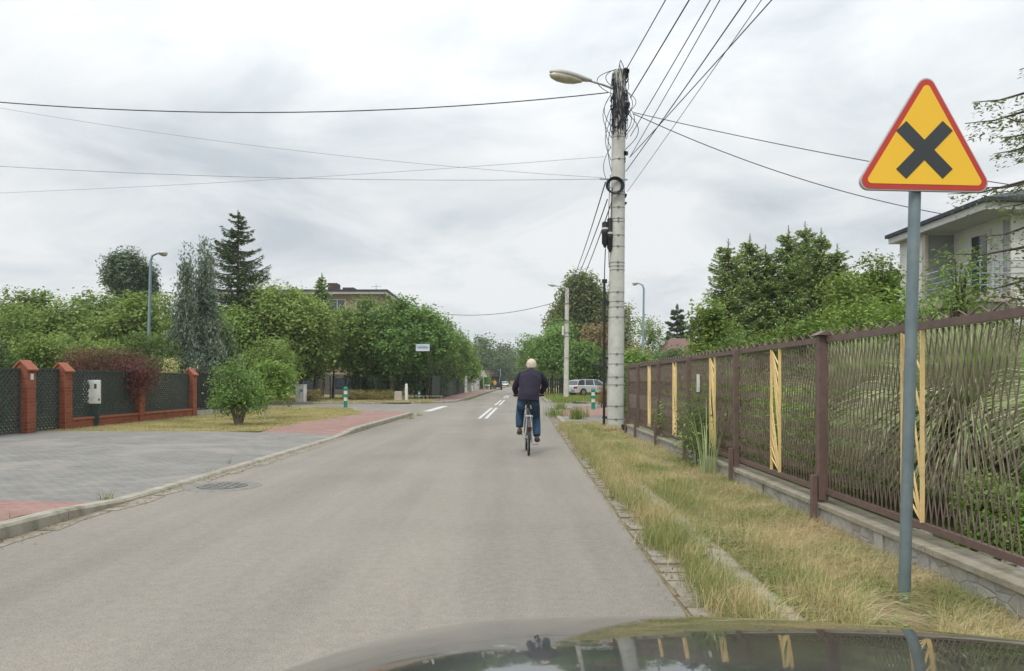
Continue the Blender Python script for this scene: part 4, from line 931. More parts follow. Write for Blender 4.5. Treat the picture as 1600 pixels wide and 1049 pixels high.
# ================================================================ VEHICLES
def car(name, label, X, Y, z, rz, paint, kind='estate'):
    o = thing(name, label, 'car', (X, Y, z), None, rz)      # local: x forward, origin at ground centre
    L2 = 2.25; W = .86
    def arch(cx_, r=.36, n=8): return [(cx_ + r*math.cos(math.pi - math.pi*i/n)*-1*-1, .30 + r*math.sin(math.pi*i/n)) for i in range(n+1)]
    low = [(-L2+.05,.25)] + [(-1.35 - .37*math.cos(math.pi*i/8), .27+.37*math.sin(math.pi*i/8)) for i in range(9)] + [(1.38 - .37*math.cos(math.pi*i/8), .27+.37*math.sin(math.pi*i/8)) for i in range(9)] + [(L2-.1,.25),(L2,.40),(L2-.02,.62),(L2-.25,.74),(.95,.88),(-L2+.12,.92),(-L2+.01,.70),(-L2,.42)]
    b = MB(); b.prismy(low, -W, W); body = b.build('body', paint, o, smooth=True, bevel=.05, sharp=30)
    if kind == 'estate': top = [(-L2+.16,.90),(-L2+.42,1.30),(-1.35,1.41),(-.2,1.44),(.35,1.38),(1.10,.87)]
    else: top = [(-1.95,.90),(-1.72,1.34),(-1.0,1.46),(-.1,1.46),(.40,1.36),(1.25,.87)]
    def shell(poly, ins, w0, w1):
        vs = []; zmin = .88; zmax = 1.46
        for sgn in (-1, 1):
            for x, zz in poly: wd = w0 + (w1-w0)*(zz-zmin)/(zmax-zmin); vs.append((x, sgn*wd, zz))
        k = len(poly); return MB().add(vs, [tuple(range(k)), tuple(range(2*k-1, k-1, -1))] + [(j, k+j, k+(j+1)%k, (j+1)%k) for j in range(k)])
    shell(top, 0, .80, .62).build('windows', M['glass'], o, smooth=True, bevel=.01, sharp=30)
    rf = MB(); tp_ = [p for p in top if p[1] > 1.25]
    roofp = [(x, zz+.012) for x, zz in tp_] + [(x, zz-.05) for x, zz in tp_[::-1]]; rf.prismy(roofp, -.645, .645); rf.build('roof', paint, o, bevel=.015)
    pl_ = MB()
    for sgn in (-1, 1):
        def sp_(x, zz): return (x, sgn*(.808 + (.632-.808)*(zz-.88)/.58), zz)
        for (a, c) in (((top[0][0]+.10,.90),(top[1][0]+.08,1.36)), ((-1.15,.9),(-1.05,1.40)), ((-.15,.9),(-.15,1.43)), ((1.08,.88),(.36,1.38))): pl_.bar(sp_(*a), sp_(*c), .03, .07, (1,0,0))
    pl_.build('pillars', paint, o)
    for (wx) in (-1.35, 1.38):
        for sgn in (-1, 1):
            t_ = MB(); t_.tube([(wx, sgn*(W-.19), .31), (wx, sgn*(W-.0), .31)], .31, 20); ty = t_.build('wheel', M['rubber'], o, smooth=True)
            MB().tube([(wx, sgn*(W-.02), .31), (wx, sgn*(W+.006), .31)], .20, 14).build('rim', M['steel'], ty)
    for sgn in (-1, 1):
        MB().box(-L2-.01, -L2+.22, min(sgn*.62,sgn*.868), max(sgn*.62,sgn*.868), .62, .82).build('tail_light', mat('tail', (.40,.02,.02), None, 3, .25), o, bevel=.02)
        MB().box(L2-.22, L2+.01, min(sgn*.5,sgn*.85), max(sgn*.5,sgn*.85), .52, .66).build('headlight', mat('headlamp', (.6,.62,.65), None, 3, .15), o, bevel=.02)
        MB().box(.78, .98, min(sgn*.84,sgn*1.02), max(sgn*.84,sgn*1.02), .92, 1.06).build('mirror', paint, o, bevel=.02)
    MB().box(-L2-.05,-L2+.08,-.80,.80,.30,.55).box(L2-.08,L2+.03,-.80,.80,.28,.48).build('bumper', M['bluegrey'] if kind == 'estate' else M['black'], o, bevel=.03)
    MB().box(-L2-.060,-L2-.05,-.26,.26,.40,.51).build('number_plate', M['white'], o)
    return o
silver = mat('silver_paint', (.64,.66,.69), (.58,.60,.63), 2, .3, .25, coat=.6); whitep = mat('white_paint', (.75,.77,.80), (.70,.72,.76), 2, .3, 0, coat=.6)
car('parked_car', 'silver estate car parked on grass behind the slender concrete pole', PX(919,66)+.2, 66, .1, R(30), silver)
car('parked_car', 'small white car at the far end of the road, right of the tractor', PX(789,205), 205, 0, R(-88), whitep, 'hatch')
car('parked_car', 'white car nosing out beside the pale boundary wall', PX(748,133), 133, .1, R(-40), whitep, 'hatch')

# tractor
tr_ = thing('tractor', 'dark backhoe tractor with canopy driving away down the road', 'tractor', (PX(775,122), 122, 0)); dk = mat('tractor_paint', (.026,.030,.038), (.018,.02,.026), 4, .5); yl = mat('tractor_rust', (.12,.06,.045))
MB().box(-.42,.42,-.3,2.4,.75,1.15).box(-.30,.30,1.4,2.6,1.15,1.5).build('body', dk, tr_, bevel=.05)
MB().box(-.85,.85,-.45,1.1,2.14,2.24).build('canopy', dk, tr_, bevel=.03); b = MB()
for x in (-.72,.72):
    for y in (-.35,.95): b.box(x-.04,x+.04,y-.04,y+.04,1.1,2.14)
b.build('canopy_posts', dk, tr_); MB().box(-.78,.78,.85,.90,.8,2.135).build('cab_front', dk, tr_); MB().box(-.66,.66,-.40,.7,.38,1.25).build('undercarriage', M['black'], tr_, bevel=.03)
MB().box(-.70,.70,-.55,-.42,.95,1.75).build('tool_panel', dk, tr_); MB().box(-.75,.75,-.75,-.6,.22,.34).build('rear_bar', M['fascia'], tr_); MB().box(-.65,-.1,-.9,-.76,.35,.85).build('ballast_box', yl, tr_)
for sgn in (-1, 1):
    w_ = MB().tube([(sgn*.68,0,.62),(sgn*1.02,0,.62)], .62, 20).build('rear_wheel', M['rubber'], tr_, smooth=True); MB().tube([(sgn*.7,0,.62),(sgn*1.03,0,.62)], .32, 14).build('rim', yl, w_)
    MB().tube([(sgn*.62,2.2,.38),(sgn*.85,2.2,.38)], .38, 16).build('front_wheel', M['rubber'], tr_, smooth=True); MB().box(sgn*.68-.0 if sgn>0 else -1.02, 1.02 if sgn>0 else -.68, -.45,.5,1.27,1.31).build('mudguard', dk, tr_)
MB().tube([(.5,-.5,1.0),(.75,-.9,2.5),(.70,-.6,3.4)], .07, 6).build('lift_arm', M['bluegrey'], tr_); 
MB().box(-.2,.2,-.3,.1,1.15,1.7).build('seat', M['black'], tr_, bevel=.04)

# ================================================================ PEOPLE AND BICYCLE
def solid(name, parts, mtl, parent, voxel=.010, smooth_it=4):
    """union of tapering tubes and ellipsoids -> one continuous skin"""
    b = MB()
    for p in parts:
        if p[0] == 't': b.tube(p[1], p[2], 14, side=p[3] if len(p) > 3 else None)
        else: b.ell(p[1], p[2], 16, 10)
    o = b.build(name, mtl, None); o.parent = None
    r = o.modifiers.new('r', 'REMESH'); r.mode = 'VOXEL'; r.voxel_size = voxel; r.use_smooth_shade = True
    s_ = o.modifiers.new('s', 'SMOOTH'); s_.factor = .6; s_.iterations = smooth_it
    dg = bpy.context.evaluated_depsgraph_get(); me = bpy.data.meshes.new_from_object(o.evaluated_get(dg)); o.modifiers.clear(); o.data = me
    me.polygons.foreach_set('use_smooth', [True]*len(me.polygons)); o.parent = parent; return o
SX = (1,0,0)
skin = mat('skin', (.52,.33,.25), (.46,.28,.21), 20, .55); jeans = mat('jeans', (.030,.072,.135), (.020,.050,.10), 12, .9, bmp=.6, bscale=14, stain=(.05,.10,.17), sscale=6)
navy = mat('navy_cloth', (.026,.022,.042), (.017,.014,.028), 5, .9, bmp=.8, bscale=9); shoe = mat('brown_shoe', (.10,.062,.055), (.07,.045,.04), 12, .7); hairm = mat('pale_hair', (.68,.60,.49), (.55,.47,.37), 40, .8, bmp=.7, bscale=120)
cy = thing('person', 'elderly cyclist in navy jacket and jeans riding away on the bicycle', 'person', (.296, 13.15, 0), None, R(.5))
def sh(p): return p
HL, HR = (-.21,.86,1.055), (.26,.86,1.06)
bp_ = [('t', [(0,.25,.93),(.01,.27,1.06),(.025,.33,1.20),(.045,.42,1.36),(.055,.485,1.46),(.06,.51,1.52)], [(.155,.11),(.15,.11),(.145,.10),(.165,.11),(.15,.09),(.08,.07)], SX),
       ('t', [(.06,.50,1.48),(.065,.55,1.55),(.07,.575,1.59)], [.062,.056,.056]),
       ('e', (.07,.585,1.628), (.084,.104,.110)), ('e', (.07,.640,1.578), (.060,.070,.052)), ('e', (.07,.698,1.616), (.013,.02,.022)),
       ('e', (-.020,.580,1.618), (.014,.020,.034)), ('e', (.160,.580,1.618), (.014,.020,.034)),
       ('t', [(.0,.47,1.45),(-.12,.48,1.44),(-.215,.60,1.24),(-.225,.64,1.195),(-.215,.80,1.10),(-.21,.83,1.075)], [.065,.058,.047,.044,.030,.026]),
       ('t', [(.1,.47,1.45),(.225,.48,1.44),(.305,.55,1.295),(.312,.58,1.26),(.270,.79,1.11),(.26,.82,1.085)], [.065,.058,.047,.044,.030,.026]),
       ('t', [(-.085,.25,.93),(-.125,.625,.835),(-.145,.59,.64),(-.147,.53,.47)], [.088,.058,.045,.036]),
       ('t', [(.085,.25,.93),(.148,.555,.67),(.157,.48,.50),(.16,.38,.33)], [.088,.058,.045,.036]),
       ('t', [(-.147,.495,.43),(-.15,.58,.365),(-.152,.69,.345)], [.035,.036,.026]),
       ('t', [(.16,.345,.29),(.17,.42,.235),(.178,.53,.225)], [.035,.036,.026])]
for (hx, hy, hz), s_ in ((HL,1),(HR,-1)):      # palms and curled fingers round the grips
    bp_.append(('e', (hx, hy-.012, hz+.022), (.042,.034,.017)))
    for q in range(4):
        fxx = hx - .033 + q*.022; l_ = (.9,1.05,1.0,.8)[q if s_ > 0 else 3-q]
        bp_.append(('t', [(fxx,hy+.005,hz+.026),(fxx,hy+.030*l_,hz+.016),(fxx,hy+.036,hz-.006),(fxx,hy+.020,hz-.024*l_),(fxx,hy+.004,hz-.024)], [.0095,.009,.0088,.008,.0072]))
    bp_.append(('t', [(hx+s_*.034,hy-.02,hz+.015),(hx+s_*.048,hy-.022,hz-.008),(hx+s_*.040,hy-.004,hz-.024)], [.012,.010,.008]))
solid('body', bp_, skin, cy, .0065, 2)
solid('jacket', [('t', [(0,.215,.965),(.005,.225,1.05),(.025,.29,1.20),(.045,.385,1.36),(.055,.455,1.46),(.06,.49,1.515)], [(.200,.165),(.195,.160),(.195,.150),(.205,.150),(.175,.115),(.095,.085)], SX),
       ('t', [(.06,.49,1.49),(.063,.525,1.535)], [(.080,.078),(.070,.070)], SX),
       ('t', [(.0,.455,1.445),(-.12,.47,1.435),(-.175,.52,1.33),(-.225,.605,1.225),(-.232,.645,1.19),(-.218,.77,1.12),(-.212,.80,1.10)], [.085,.080,.070,.064,.062,.050,.048]),
       ('t', [(.1,.455,1.445),(.225,.47,1.435),(.275,.51,1.36),(.322,.56,1.285),(.325,.60,1.25),(.282,.75,1.14),(.268,.79,1.11)], [.085,.080,.073,.067,.064,.052,.048])], navy, cy, .009, 3)
solid('trousers', [('t', [(-.09,.24,.985),(-.10,.27,.93)], [.10,.105]), ('t', [(-.05,.235,1.0),(-.09,.25,.93),(-.108,.42,.88),(-.126,.625,.830),(-.146,.58,.65),(-.152,.520,.475)], [.125,.120,.100,.084,.080,.068]),
       ('t', [(.05,.235,1.0),(.09,.25,.93),(.122,.40,.80),(.148,.555,.665),(.157,.475,.50),(.163,.385,.325)], [.125,.120,.102,.084,.080,.068])], jeans, cy, .009, 3)
solid('shoe', [('t', [(-.147,.475,.43),(-.150,.56,.385),(-.153,.66,.352),(-.153,.72,.345)], [(.042,.045),(.050,.052),(.052,.036),(.036,.024)], SX), ('e', (-.147,.47,.395), (.040,.042,.05))], shoe, cy, .006, 2)
solid('shoe', [('t', [(.16,.325,.29),(.167,.41,.250),(.178,.50,.232),(.182,.56,.226)], [(.042,.045),(.052,.050),(.052,.036),(.036,.024)], SX), ('e', (.16,.32,.262), (.042,.042,.05))], shoe, cy, .006, 2)
solid('hair', [('e', (.07,.576,1.640), (.092,.108,.104)), ('e', (.07,.545,1.600), (.086,.072,.062))], hairm, cy, .006, 2)
ey = MB(); 
for sx_ in (-1,1): ey.ell((.07+sx_*.03,.672,1.640), (.011,.009,.009), 8, 6)
ey.build('eyes', M['white'], cy); MB().ell((.07,.690,1.580), (.022,.008,.006), 8, 6).build('mouth', mat('lips', (.35,.14,.12)), cy)

bi = thing('bicycle', 'old silver city bicycle with mudguards, ridden by the man in navy', 'bicycle', (.296, 13.15, 0), None, R(.5))
fm = mat('bike_frame', (.30,.32,.33), (.22,.24,.25), 12, .35, .6)
def wheel(y, x=0):
    r_ = MB(); pts = [(x, y+.322*math.cos(t_), .34+.322*math.sin(t_)) for t_ in lin(0, 2*math.pi, 36)]; r_.tube(pts, .019, 8, cap=False)
    o = r_.build('wheel', M['rubber'], bi, smooth=True); q = MB(); q.tube([(x, y+.300*math.cos(t_), .34+.300*math.sin(t_)) for t_ in lin(0, 2*math.pi, 36)], .010, 6, cap=False); q.build('rim', M['steel'], o, smooth=True)
    q = MB()
    for i in range(28): t_ = i*2*math.pi/28; q.tube([(x+(.025 if i%2 else -.025), y, .34),(x, y+.295*math.cos(t_), .34+.295*math.sin(t_))], .0012, 3, cap=False)
    q.tube([(x-.045,y,.34),(x+.045,y,.34)], .020, 10); q.build('spokes', M['steel'], o); return o
wheel(0); wheel(1.08, -.01)
b = MB(); b.tube([(0,.45,.28),(0,.27,.84)], .016, 8); b.tube([(0,.30,.74),(0,.86,.82)], .014, 8); b.tube([(0,.45,.28),(0,.90,.70)], .017, 8); b.tube([(0,.91,.66),(0,.84,.90)], .018, 8)
for s_ in (-1,1): b.tube([(s_*.055,0,.34),(s_*.03,.43,.28)], .009, 6); b.tube([(s_*.055,0,.34),(s_*.02,.29,.76)], .008, 6); b.tube([(s_*.05,1.08,.34),(s_*.045,1.0,.55),(s_*.02,.92,.66)], .011, 6)
b.build('frame', fm, bi, smooth=True)
b = MB(); b.tube([(0,.84,.88),(0,.83,1.02)], .012, 8); b.tube([(-.255,.855,1.055),(-.13,.86,1.055),(-.03,.86,1.03),(.05,.86,1.03),(.18,.86,1.055),(.305,.855,1.06)], .011, 8); b.build('handlebar', M['steel'], bi, smooth=True)
for a_, c_ in ((-.265,-.155),(.205,.315)): MB().tube([(a_,.856,1.055),(c_,.858,1.056)], .016, 10).build('grip', M['black'], bi, smooth=True)
b = MB(); b.tube([(0,.27,.84),(0,.26,.90)], .012, 8); b.tube([(0,.10,.915),(0,.16,.925),(0,.24,.925),(0,.34,.93),(0,.38,.925)], [(.07,.022),(.10,.030),(.075,.028),(.028,.022),(.018,.014)], 14, side=SX); b.build('saddle', M['black'], bi, smooth=True)
b = MB()
for s_ in (-1,1): b.tube([(s_*.035,.13,.90),(s_*.05,.13,.83)], .018, 6)
b.build('saddle_springs', M['steel'], bi)
def guard(y, a0, a1, x=0):
    q = MB(); vs = []; n = 18
    for i in range(n+1):
        t_ = R(a0 + (a1-a0)*i/n)
        for j in (-1,-.5,.5,1): rr = .362 - abs(j)*abs(j)*.014; vs.append((x+j*.028, y+rr*math.cos(t_), .34+rr*math.sin(t_)))
    q.add(vs, [(i*4+j, i*4+j+1, (i+1)*4+j+1, (i+1)*4+j) for i in range(n) for j in range(3)])
    for s_ in (-1,1): q.tube([(x+s_*.052,y,.34),(x+s_*.027,y+.35*math.cos(R(a0+8)),.34+.35*math.sin(R(a0+8)))], .003, 4)
    return q.build('mudguard', mat('mudguard', (.06,.06,.065), (.06,.06,.065), 8, .4, .3), bi, smooth=True)
guard(0, 185, 60); guard(1.08, 150, 40, -.01)
b = MB(); b.box(-.04,.04,-.375,-.360,.46,.53); b.build('rear_reflector', mat('reflector', (.06,.012,.012), None, 3, .3), bi)
b = MB(); 
for s_, yy, zz in ((-1,.60,.335),(1,.36,.165)): b.tube([(s_*.07,.45,.28),(s_*.075,yy,zz)], .009, 6); b.box(s_*.14-.05 if s_>0 else -.19, s_*.14+.05 if s_>0 else -.09, yy-.045, yy+.045, zz-.012, zz+.012)
b.tube([(.05,.45,.28),(.055,.45,.28)], .09, 20); b.tube([(-.06,.45,.28),(.08,.45,.28)], .014, 8); b.build('crankset', M['steel'], bi)
b = MB(); 
for s_ in (-1,1): b.tube([(s_*.06,-.02,.36),(s_*.065,-.06,.70)], .0045, 5); b.tube([(s_*.065,-.22,.71),(s_*.065,.24,.71)], .005, 5)
b.tube([(-.065,-.22,.71),(.065,-.22,.71)], .005, 5); b.tube([(-.065,0,.71),(.065,0,.71)], .004, 5); b.build('rack', M['steel'], bi)

# small person by the tractor
wk = thing('person', 'worker in an orange jacket and blue jeans behind the tractor', 'person', (PX(773,120.4), 120.4, 0)); org = mat('orange_cloth', (.75,.33,.05), (.62,.26,.04), 5, .8)
solid('body', [('t', [(0,0,.9),(0,0,1.15),(0,0,1.4),(0,0,1.48)], [(.15,.10),(.14,.10),(.17,.11),(.08,.07)], SX), ('t', [(0,0,1.46),(0,.01,1.6)], .05), ('e', (0,.02,1.66), (.075,.095,.11)), ('e', (0,.115,1.65), (.012,.02,.02)),
  ('t', [(-.15,0,1.42),(-.23,-.02,1.15),(-.20,.12,.95)], [.055,.045,.03]), ('t', [(.15,0,1.42),(.24,-.02,1.15),(.26,.08,.92)], [.055,.045,.03]), ('e', (-.20,.14,.92), (.03,.045,.05)), ('e', (.26,.10,.88), (.03,.045,.05)),
  ('t', [(-.09,0,.92),(-.10,.02,.5),(-.11,0,.08)], [.09,.06,.04]), ('t', [(.09,0,.92),(.11,.02,.5),(.13,0,.08)], [.09,.06,.04]), ('t', [(-.11,-.04,.05),(-.12,.16,.04)], .04), ('t', [(.13,-.04,.05),(.15,.16,.04)], .04)], skin, wk, .02, 2)
solid('jacket', [('t', [(0,0,.82),(0,0,1.15),(0,0,1.4),(0,0,1.5)], [(.21,.15),(.20,.15),(.21,.14),(.10,.09)], SX), ('t', [(-.15,0,1.42),(-.24,-.02,1.15),(-.21,.10,.98)], [.08,.07,.055]), ('t', [(.15,0,1.42),(.25,-.02,1.15),(.27,.06,.96)], [.08,.07,.055])], org, wk, .02, 2)
solid('trousers', [('t', [(-.07,0,.95),(-.10,.02,.5),(-.11,0,.12)], [.12,.08,.07]), ('t', [(.07,0,.95),(.11,.02,.5),(.13,0,.12)], [.12,.08,.07])], jeans, wk, .02, 2)
MB().ell((0,.01,1.70), (.085,.10,.085), 10, 8).build('cap', M['black'], wk, smooth=True)
#@@PART3
# ================================================================ TREES AND PLANTS
def TB(label, px, D, pyt, hw, leaf, n, m, base=.8, seed=None, group=None, z=.1, **kw):
    H = PZ(pyt, D) - z; return broadleaf(label, group, PX(px, D), D, z, H, hw*D/F, base, leaf, n, m, seed if seed is not None else int(px*7+pyt), **kw)
g = 'leafy garden trees behind the brick fence'
TB('leafy tree at the far left edge, behind the dark thuja', 8, 37, 478, 72, .20, 11000, 'mid', .6, group=g)
TB('yellow-green leafy tree with the highest shoot at far left', 48, 40, 452, 58, .20, 12000, 'yellowish', 1.0, group=g)
TB('leafy tree behind the second brick pillar, left of the red shrub', 104, 38, 466, 60, .20, 13000, 'yellowish', .6, group=g)
TB('broad leafy tree rising straight above the dark red shrub', 158, 41, 458, 62, .20, 14000, 'mid', .8, group=g)
TB('leafy tree just left of the blue-grey lamp post', 212, 38, 460, 50, .20, 12000, 'yellowish', .6, group=g)
TB('pale leafy tree between the lamp post and grey-green conifers', 262, 43, 462, 38, .20, 8000, 'yellowish', .6, group=g)
TB('deep green low tree filling the gap behind the meter cabinet', 135, 31, 512, 62, .12, 12000, 'mid', .3, group=g)
TB('low leafy bush behind the first brick pillar', 62, 29, 520, 48, .12, 9000, 'yellowish', .2, group=g)
TB('low leafy bush behind the last brick pillar', 236, 31, 520, 46, .12, 9000, 'deep', .2, group=g)
TB('dark dense rounded conifer rising behind the left garden trees', 204, 62, 389, 33, .26, 60000, 'conifer_far', 4, k=10, name='conifer_tree', aspect=.45, up=.9, shell=.4, spread=1.7)
spruce('tall open spruce with layered dark branches above the garden trees', None, PX(372,48), 48, .1, PZ(330,48), 76*48/F, 2.2, 24000, 'conifer', 7, whorl=.50, nb=8, leaf=.24, p=.62, droop=.12, upturn=.34, hang=.25, wid=.28, leader=.5)
# grey-green weeping cypresses
def cyp(label, px, D, pyt, hw, n, seed, m='greygreen', leaf=.17):
    H = PZ(pyt, D)-.1; R_ = hw*D/F; lb = []; rg_ = np.random.default_rng(seed)
    for i in range(17):
        f = i/16; z = .8 + (H-1.2)*f; r = R_*(1-f)**1.05*.80+.03; a = rg_.uniform(0, 6.28); lb.append((math.cos(a)*r*.45, math.sin(a)*r*.45, z, r, r, max(.45, r*.85)))
    return broadleaf(label, 'grey-green weeping conifers', PX(px,D), D, .1, H, R_, .5, leaf, n, m, seed, name='conifer_tree', lobes=lb, droop=1.2, up=.15, aspect=.36, spread=1.25, per=26, shell=.55)
cyp('grey-green weeping conifer, left and lower of the tight pair', 292, 33, 381, 29, 28000, 41); cyp('grey-green weeping conifer, right and taller of the tight pair', 320, 34, 368, 33, 34000, 42)
cyp('dark drooping conifer between the grey-green pair and the leafy shrub', 352, 35, 478, 36, 14000, 43, 'conifer')
g = 'leafy trees in front of the brown block'
TB('leafy tree in front of the tall open spruce', 372, 46, 482, 56, .23, 13000, 'light', 1.2, group=g)
TB('yellow-green tree with feathery top above the utility cabinet', 436, 47, 448, 58, .23, 19000, 'yellowish', 1.3, group=g)
TB('yellow-green tree in front of the small spruce tip', 492, 49, 462, 44, .23, 13000, 'yellowish', 1.4, group=g)
TB('deep green leafy tree behind the green and white bollard', 556, 52, 470, 52, .24, 18000, 'mid', 1.5, group=g)
TB('bright green tree covering the corner of the brown block', 612, 51, 468, 38, .23, 13000, 'fresh', 1.9, group=g)
TB('bright green rounded tree behind the street name plate', 662, 53, 479, 46, .23, 18000, 'fresh', 1.6, group=g)
TB('low dark leafy tree beside the board fence past the crossing', 696, 60, 508, 26, .2, 9000, 'deep', .8, group=g)
TB('leafy tree standing low between the block and the shrub', 420, 42, 530, 46, .15, 11000, 'mid', .8, group=g)
TB('deep green low crown above the brown hedge', 520, 56, 520, 42, .2, 9000, 'deep', 2.2, group=g)
TB('fresh green tree right of the name plate, over the board fence', 712, 72, 520, 22, .24, 7000, 'fresh', .6, group=g)
TB('yellow-green roadside tree over the pale grey wall', 727, 88, 540, 20, .26, 7000, 'light', .6, group=g)
spruce('small spruce tip poking up beside the chimney of the brown block', None, PX(503,62), 62, .1, PZ(428,62), 34*62/F, 4, 12000, 'spruce_right', 13, whorl=.25, nb=8, leaf=.26, p=.75, droop=.1, upturn=.2, hang=.2, wid=.4)
for px, D, pyt, hw, m_, lab in ((470,56,505,40,'mid','leafy tree filling the view behind the utility cabinet'),(590,55,512,34,'deep','dark leafy tree low in front of the corner of the brown block'),(640,74,498,40,'mid','leafy tree behind the bright green trees, past the brown block'),(672,68,522,30,'deep','dark leafy tree low behind the street name plate')):
    TB(lab, px, D, pyt, hw, .24, 12000, m_, .8 if px > 600 else 1.7, group=g)
for px, D, pyt, hw, lab in ((612,52.5,578,22,'green bush behind the wire fence above the pink block'),(648,53,572,24,'green bush behind the low pale rail'),(565,53.5,584,20,'green bush behind the wire fence above the long hedge')):
    TB(lab, px, D, pyt, hw, .14, 4500, 'deep', .0, name='garden_bush', cat='bush')
# near shrub and sapling on the lawn
rs = np.random.default_rng(77)
sh = thing('leafy_shrub', 'rounded multi-stemmed green shrub standing on the yellow lawn', 'shrub', (PX(373,20.3), 20.3, .118)); b = MB()
for i in range(9):
    a = i*.7; b.tube([(math.cos(a)*.05, math.sin(a)*.05, 0), (math.cos(a)*.16, math.sin(a)*.14, .35), (math.cos(a)*.40, math.sin(a)*.36, .9), (math.cos(a)*.5, math.sin(a)*.45, 1.5)], [.055,.032,.02,.008], 6)
b.tube([(0,0,-.05),(0,0,.25)], [.13,.09], 8); b.build('trunk', M['barklight'], sh, smooth=True)
lb = [(-.30,0,.78,.38,.38,.36),(.30,.05,.72,.38,.36,.34),(0,-.1,.95,.48,.46,.42),(-.28,0,1.38,.34,.34,.34),(.20,0,1.32,.38,.36,.32),(-.1,0,1.68,.30,.3,.24),(.05,.2,1.0,.5,.5,.5),(-.38,.0,1.08,.26,.3,.3),(.52,.05,.98,.22,.25,.25)]
fastmesh('crown', lobe_foliage([(x*1.02,y,z*.97,a*.84,b_*.9,c*.82) for x,y,z,a,b_,c in lb], 8000, .09, rs, per=18, spread=2.2, droop=.5, aspect=.42), 4, LF['fresh'], sh)
sp_ = thing('sapling', 'young leaning tree with bare grey stem and yellow-green crown', 'tree', (PX(414,23.8), 23.8, .118)); b = MB()
b.tube([(0,0,-.05),(.03,0,.5),(.10,0,.9),(.2,0,1.3),(.22,0,1.7)], [.04,.032,.028,.018,.008], 8); b.tube([(.06,0,.7),(-.2,0,1.1)], [.015,.006], 5); b.tube([(.08,0,.8),(.5,0,1.35)], [.015,.006], 5); b.build('trunk', M['concrete'], sp_, smooth=True)
lb = [(.25,0,1.45,.42,.4,.34),(-.1,0,1.2,.36,.36,.34),(.62,0,1.48,.26,.3,.24),(.5,0,1.05,.30,.3,.26),(.1,0,1.72,.28,.3,.2),(.62,0,.62,.10,.1,.2),(-.05,0,.9,.25,.25,.25)]
fastmesh('crown', lobe_foliage(lb, 6500, .095, rs, per=22, spread=2.0, droop=.35, aspect=.5), 4, LF['light'], sp_)
# red shrub, gold conifers, thuja
o = thing('red_shrub', 'dark red feathery shrub spilling over the lattice fence', 'shrub', (PX(163,21.6), 21.9, .38)); rs = np.random.default_rng(5)
lb = [(-.85,0,1.62,.42,.4,.32),(-.45,0,1.58,.5,.45,.34),(0,0,1.52,.5,.5,.38),(.45,.05,1.52,.5,.5,.38),(.85,.05,1.40,.42,.42,.44),(.72,-.25,1.00,.34,.3,.42),(1.05,-.1,1.15,.30,.3,.4),(-.5,.1,1.1,.5,.4,.4),(.2,.1,1.0,.5,.4,.5)]
b = MB(); 
for i in range(6): a = i*1.05; b.tube([(0,0,0),(math.cos(a)*.2,math.sin(a)*.15,.6),(math.cos(a)*.7,math.sin(a)*.3,1.4)], [.05,.03,.01], 6)
b.build('trunk', M['bark'], o, smooth=True); fastmesh('crown', lobe_foliage(lb, 15000, .085, rs, per=26, spread=2.4, droop=.9, aspect=.3), 4, LF['red'], o)
for px, D, pyt, hw, lab in ((265,27.6,560,15,'pale gold small conifer behind the last lattice panel'),(303,27.6,572,7,'slender pale gold conifer between the last pillar and bar fence')):
    H = PZ(pyt,D)-.1; r_ = hw*D/F; lb = [(0,0,H*.35,r_,r_,H*.3),(0,0,H*.6,r_*.75,r_*.75,H*.22),(0,0,H*.85,r_*.4,r_*.4,H*.15)]
    broadleaf(lab, 'pale gold conifers', PX(px,D), D, .1, H, r_, .1, .08, 3500 if hw > 10 else 1500, 'gold', int(px), name='conifer_tree', lobes=lb, up=.9, aspect=.35)
H = 3.2; lb = [(0,0,.3+i*.3,.62*(1-.055*i**1.1*.5),.62*(1-.055*i**1.1*.5),.5) for i in range(9)]
broadleaf('dark smooth thuja column at the far left edge behind the gate', None, PX(2,21.5), 21.5, .1, 3.1, .6, .1, .06, 12000, 'thuja', 3, name='thuja', lobes=[l for l in lb if l[2] < 2.5], up=1.2, aspect=.4, spread=1.5)
for X, Y, lab, h_ in ((PX(687,56),56,'dark clipped column conifer right of the name plate',2.6),(PX(672,57),57,'dark clipped column conifer directly behind the name plate post',2.4)):
    broadleaf(lab, None, X, Y, .1, h_, .5, .1, .12, 3500, 'conifer', int(X*-10), name='thuja', lobes=[(0,0,.4+i*.4,.5,.5,.45) for i in range(6)], up=1.2, aspect=.4)
# low brown-green hedges
def hedge(label, x0, x1, Y, h, n, m, wd=.5, z=.09, leaf=.07):
    rg_ = np.random.default_rng(int(abs(x0*10))); k = max(3, int((x1-x0)/.5)); o = thing('hedge', label, 'hedge', ((x0+x1)/2, Y, z), None)
    lb = [((x0+(x1-x0)*(i+.5)/k) - (x0+x1)/2, 0, h*.48, (x1-x0)/k*.75, wd, h*.5*rg_.uniform(.7,1.15)) for i in range(k)]
    fastmesh('foliage', lobe_foliage(lb, n, leaf, rg_, per=20, spread=1.8, up=.8), 4, LF[m], o)
    st = MB(); [st.tube([(l[0],0,-.05),(l[0]+.05,0,h*.6)], [.03,.01], 5) for l in lb]; st.build('stems', M['bark'], o); return o
hedge('brownish low hedge between the striped bollard and the pink block', PX(540,48.3), PX(615,48.3), 48.3, .72, 8000, 'brownhedge', .7)
hedge('short brownish hedge left of the utility cabinet', PX(436,41.0), PX(470,41.0)-.1, 45.2, .75, 4000, 'brownhedge', .6)
hedge('rusty orange shrub between the striped bollard and the concrete pole', PX(932,37.6), PX(949,37.6), 36.2, 1.15, 2600, 'redbush', .4, .06, .06)
hedge('tall light green hedge bush filling the gap behind the concrete pole', PX(972,26.5), PX(1020,26.5), 26.9, 2.45, 16000, 'light', .8, .06, .11)
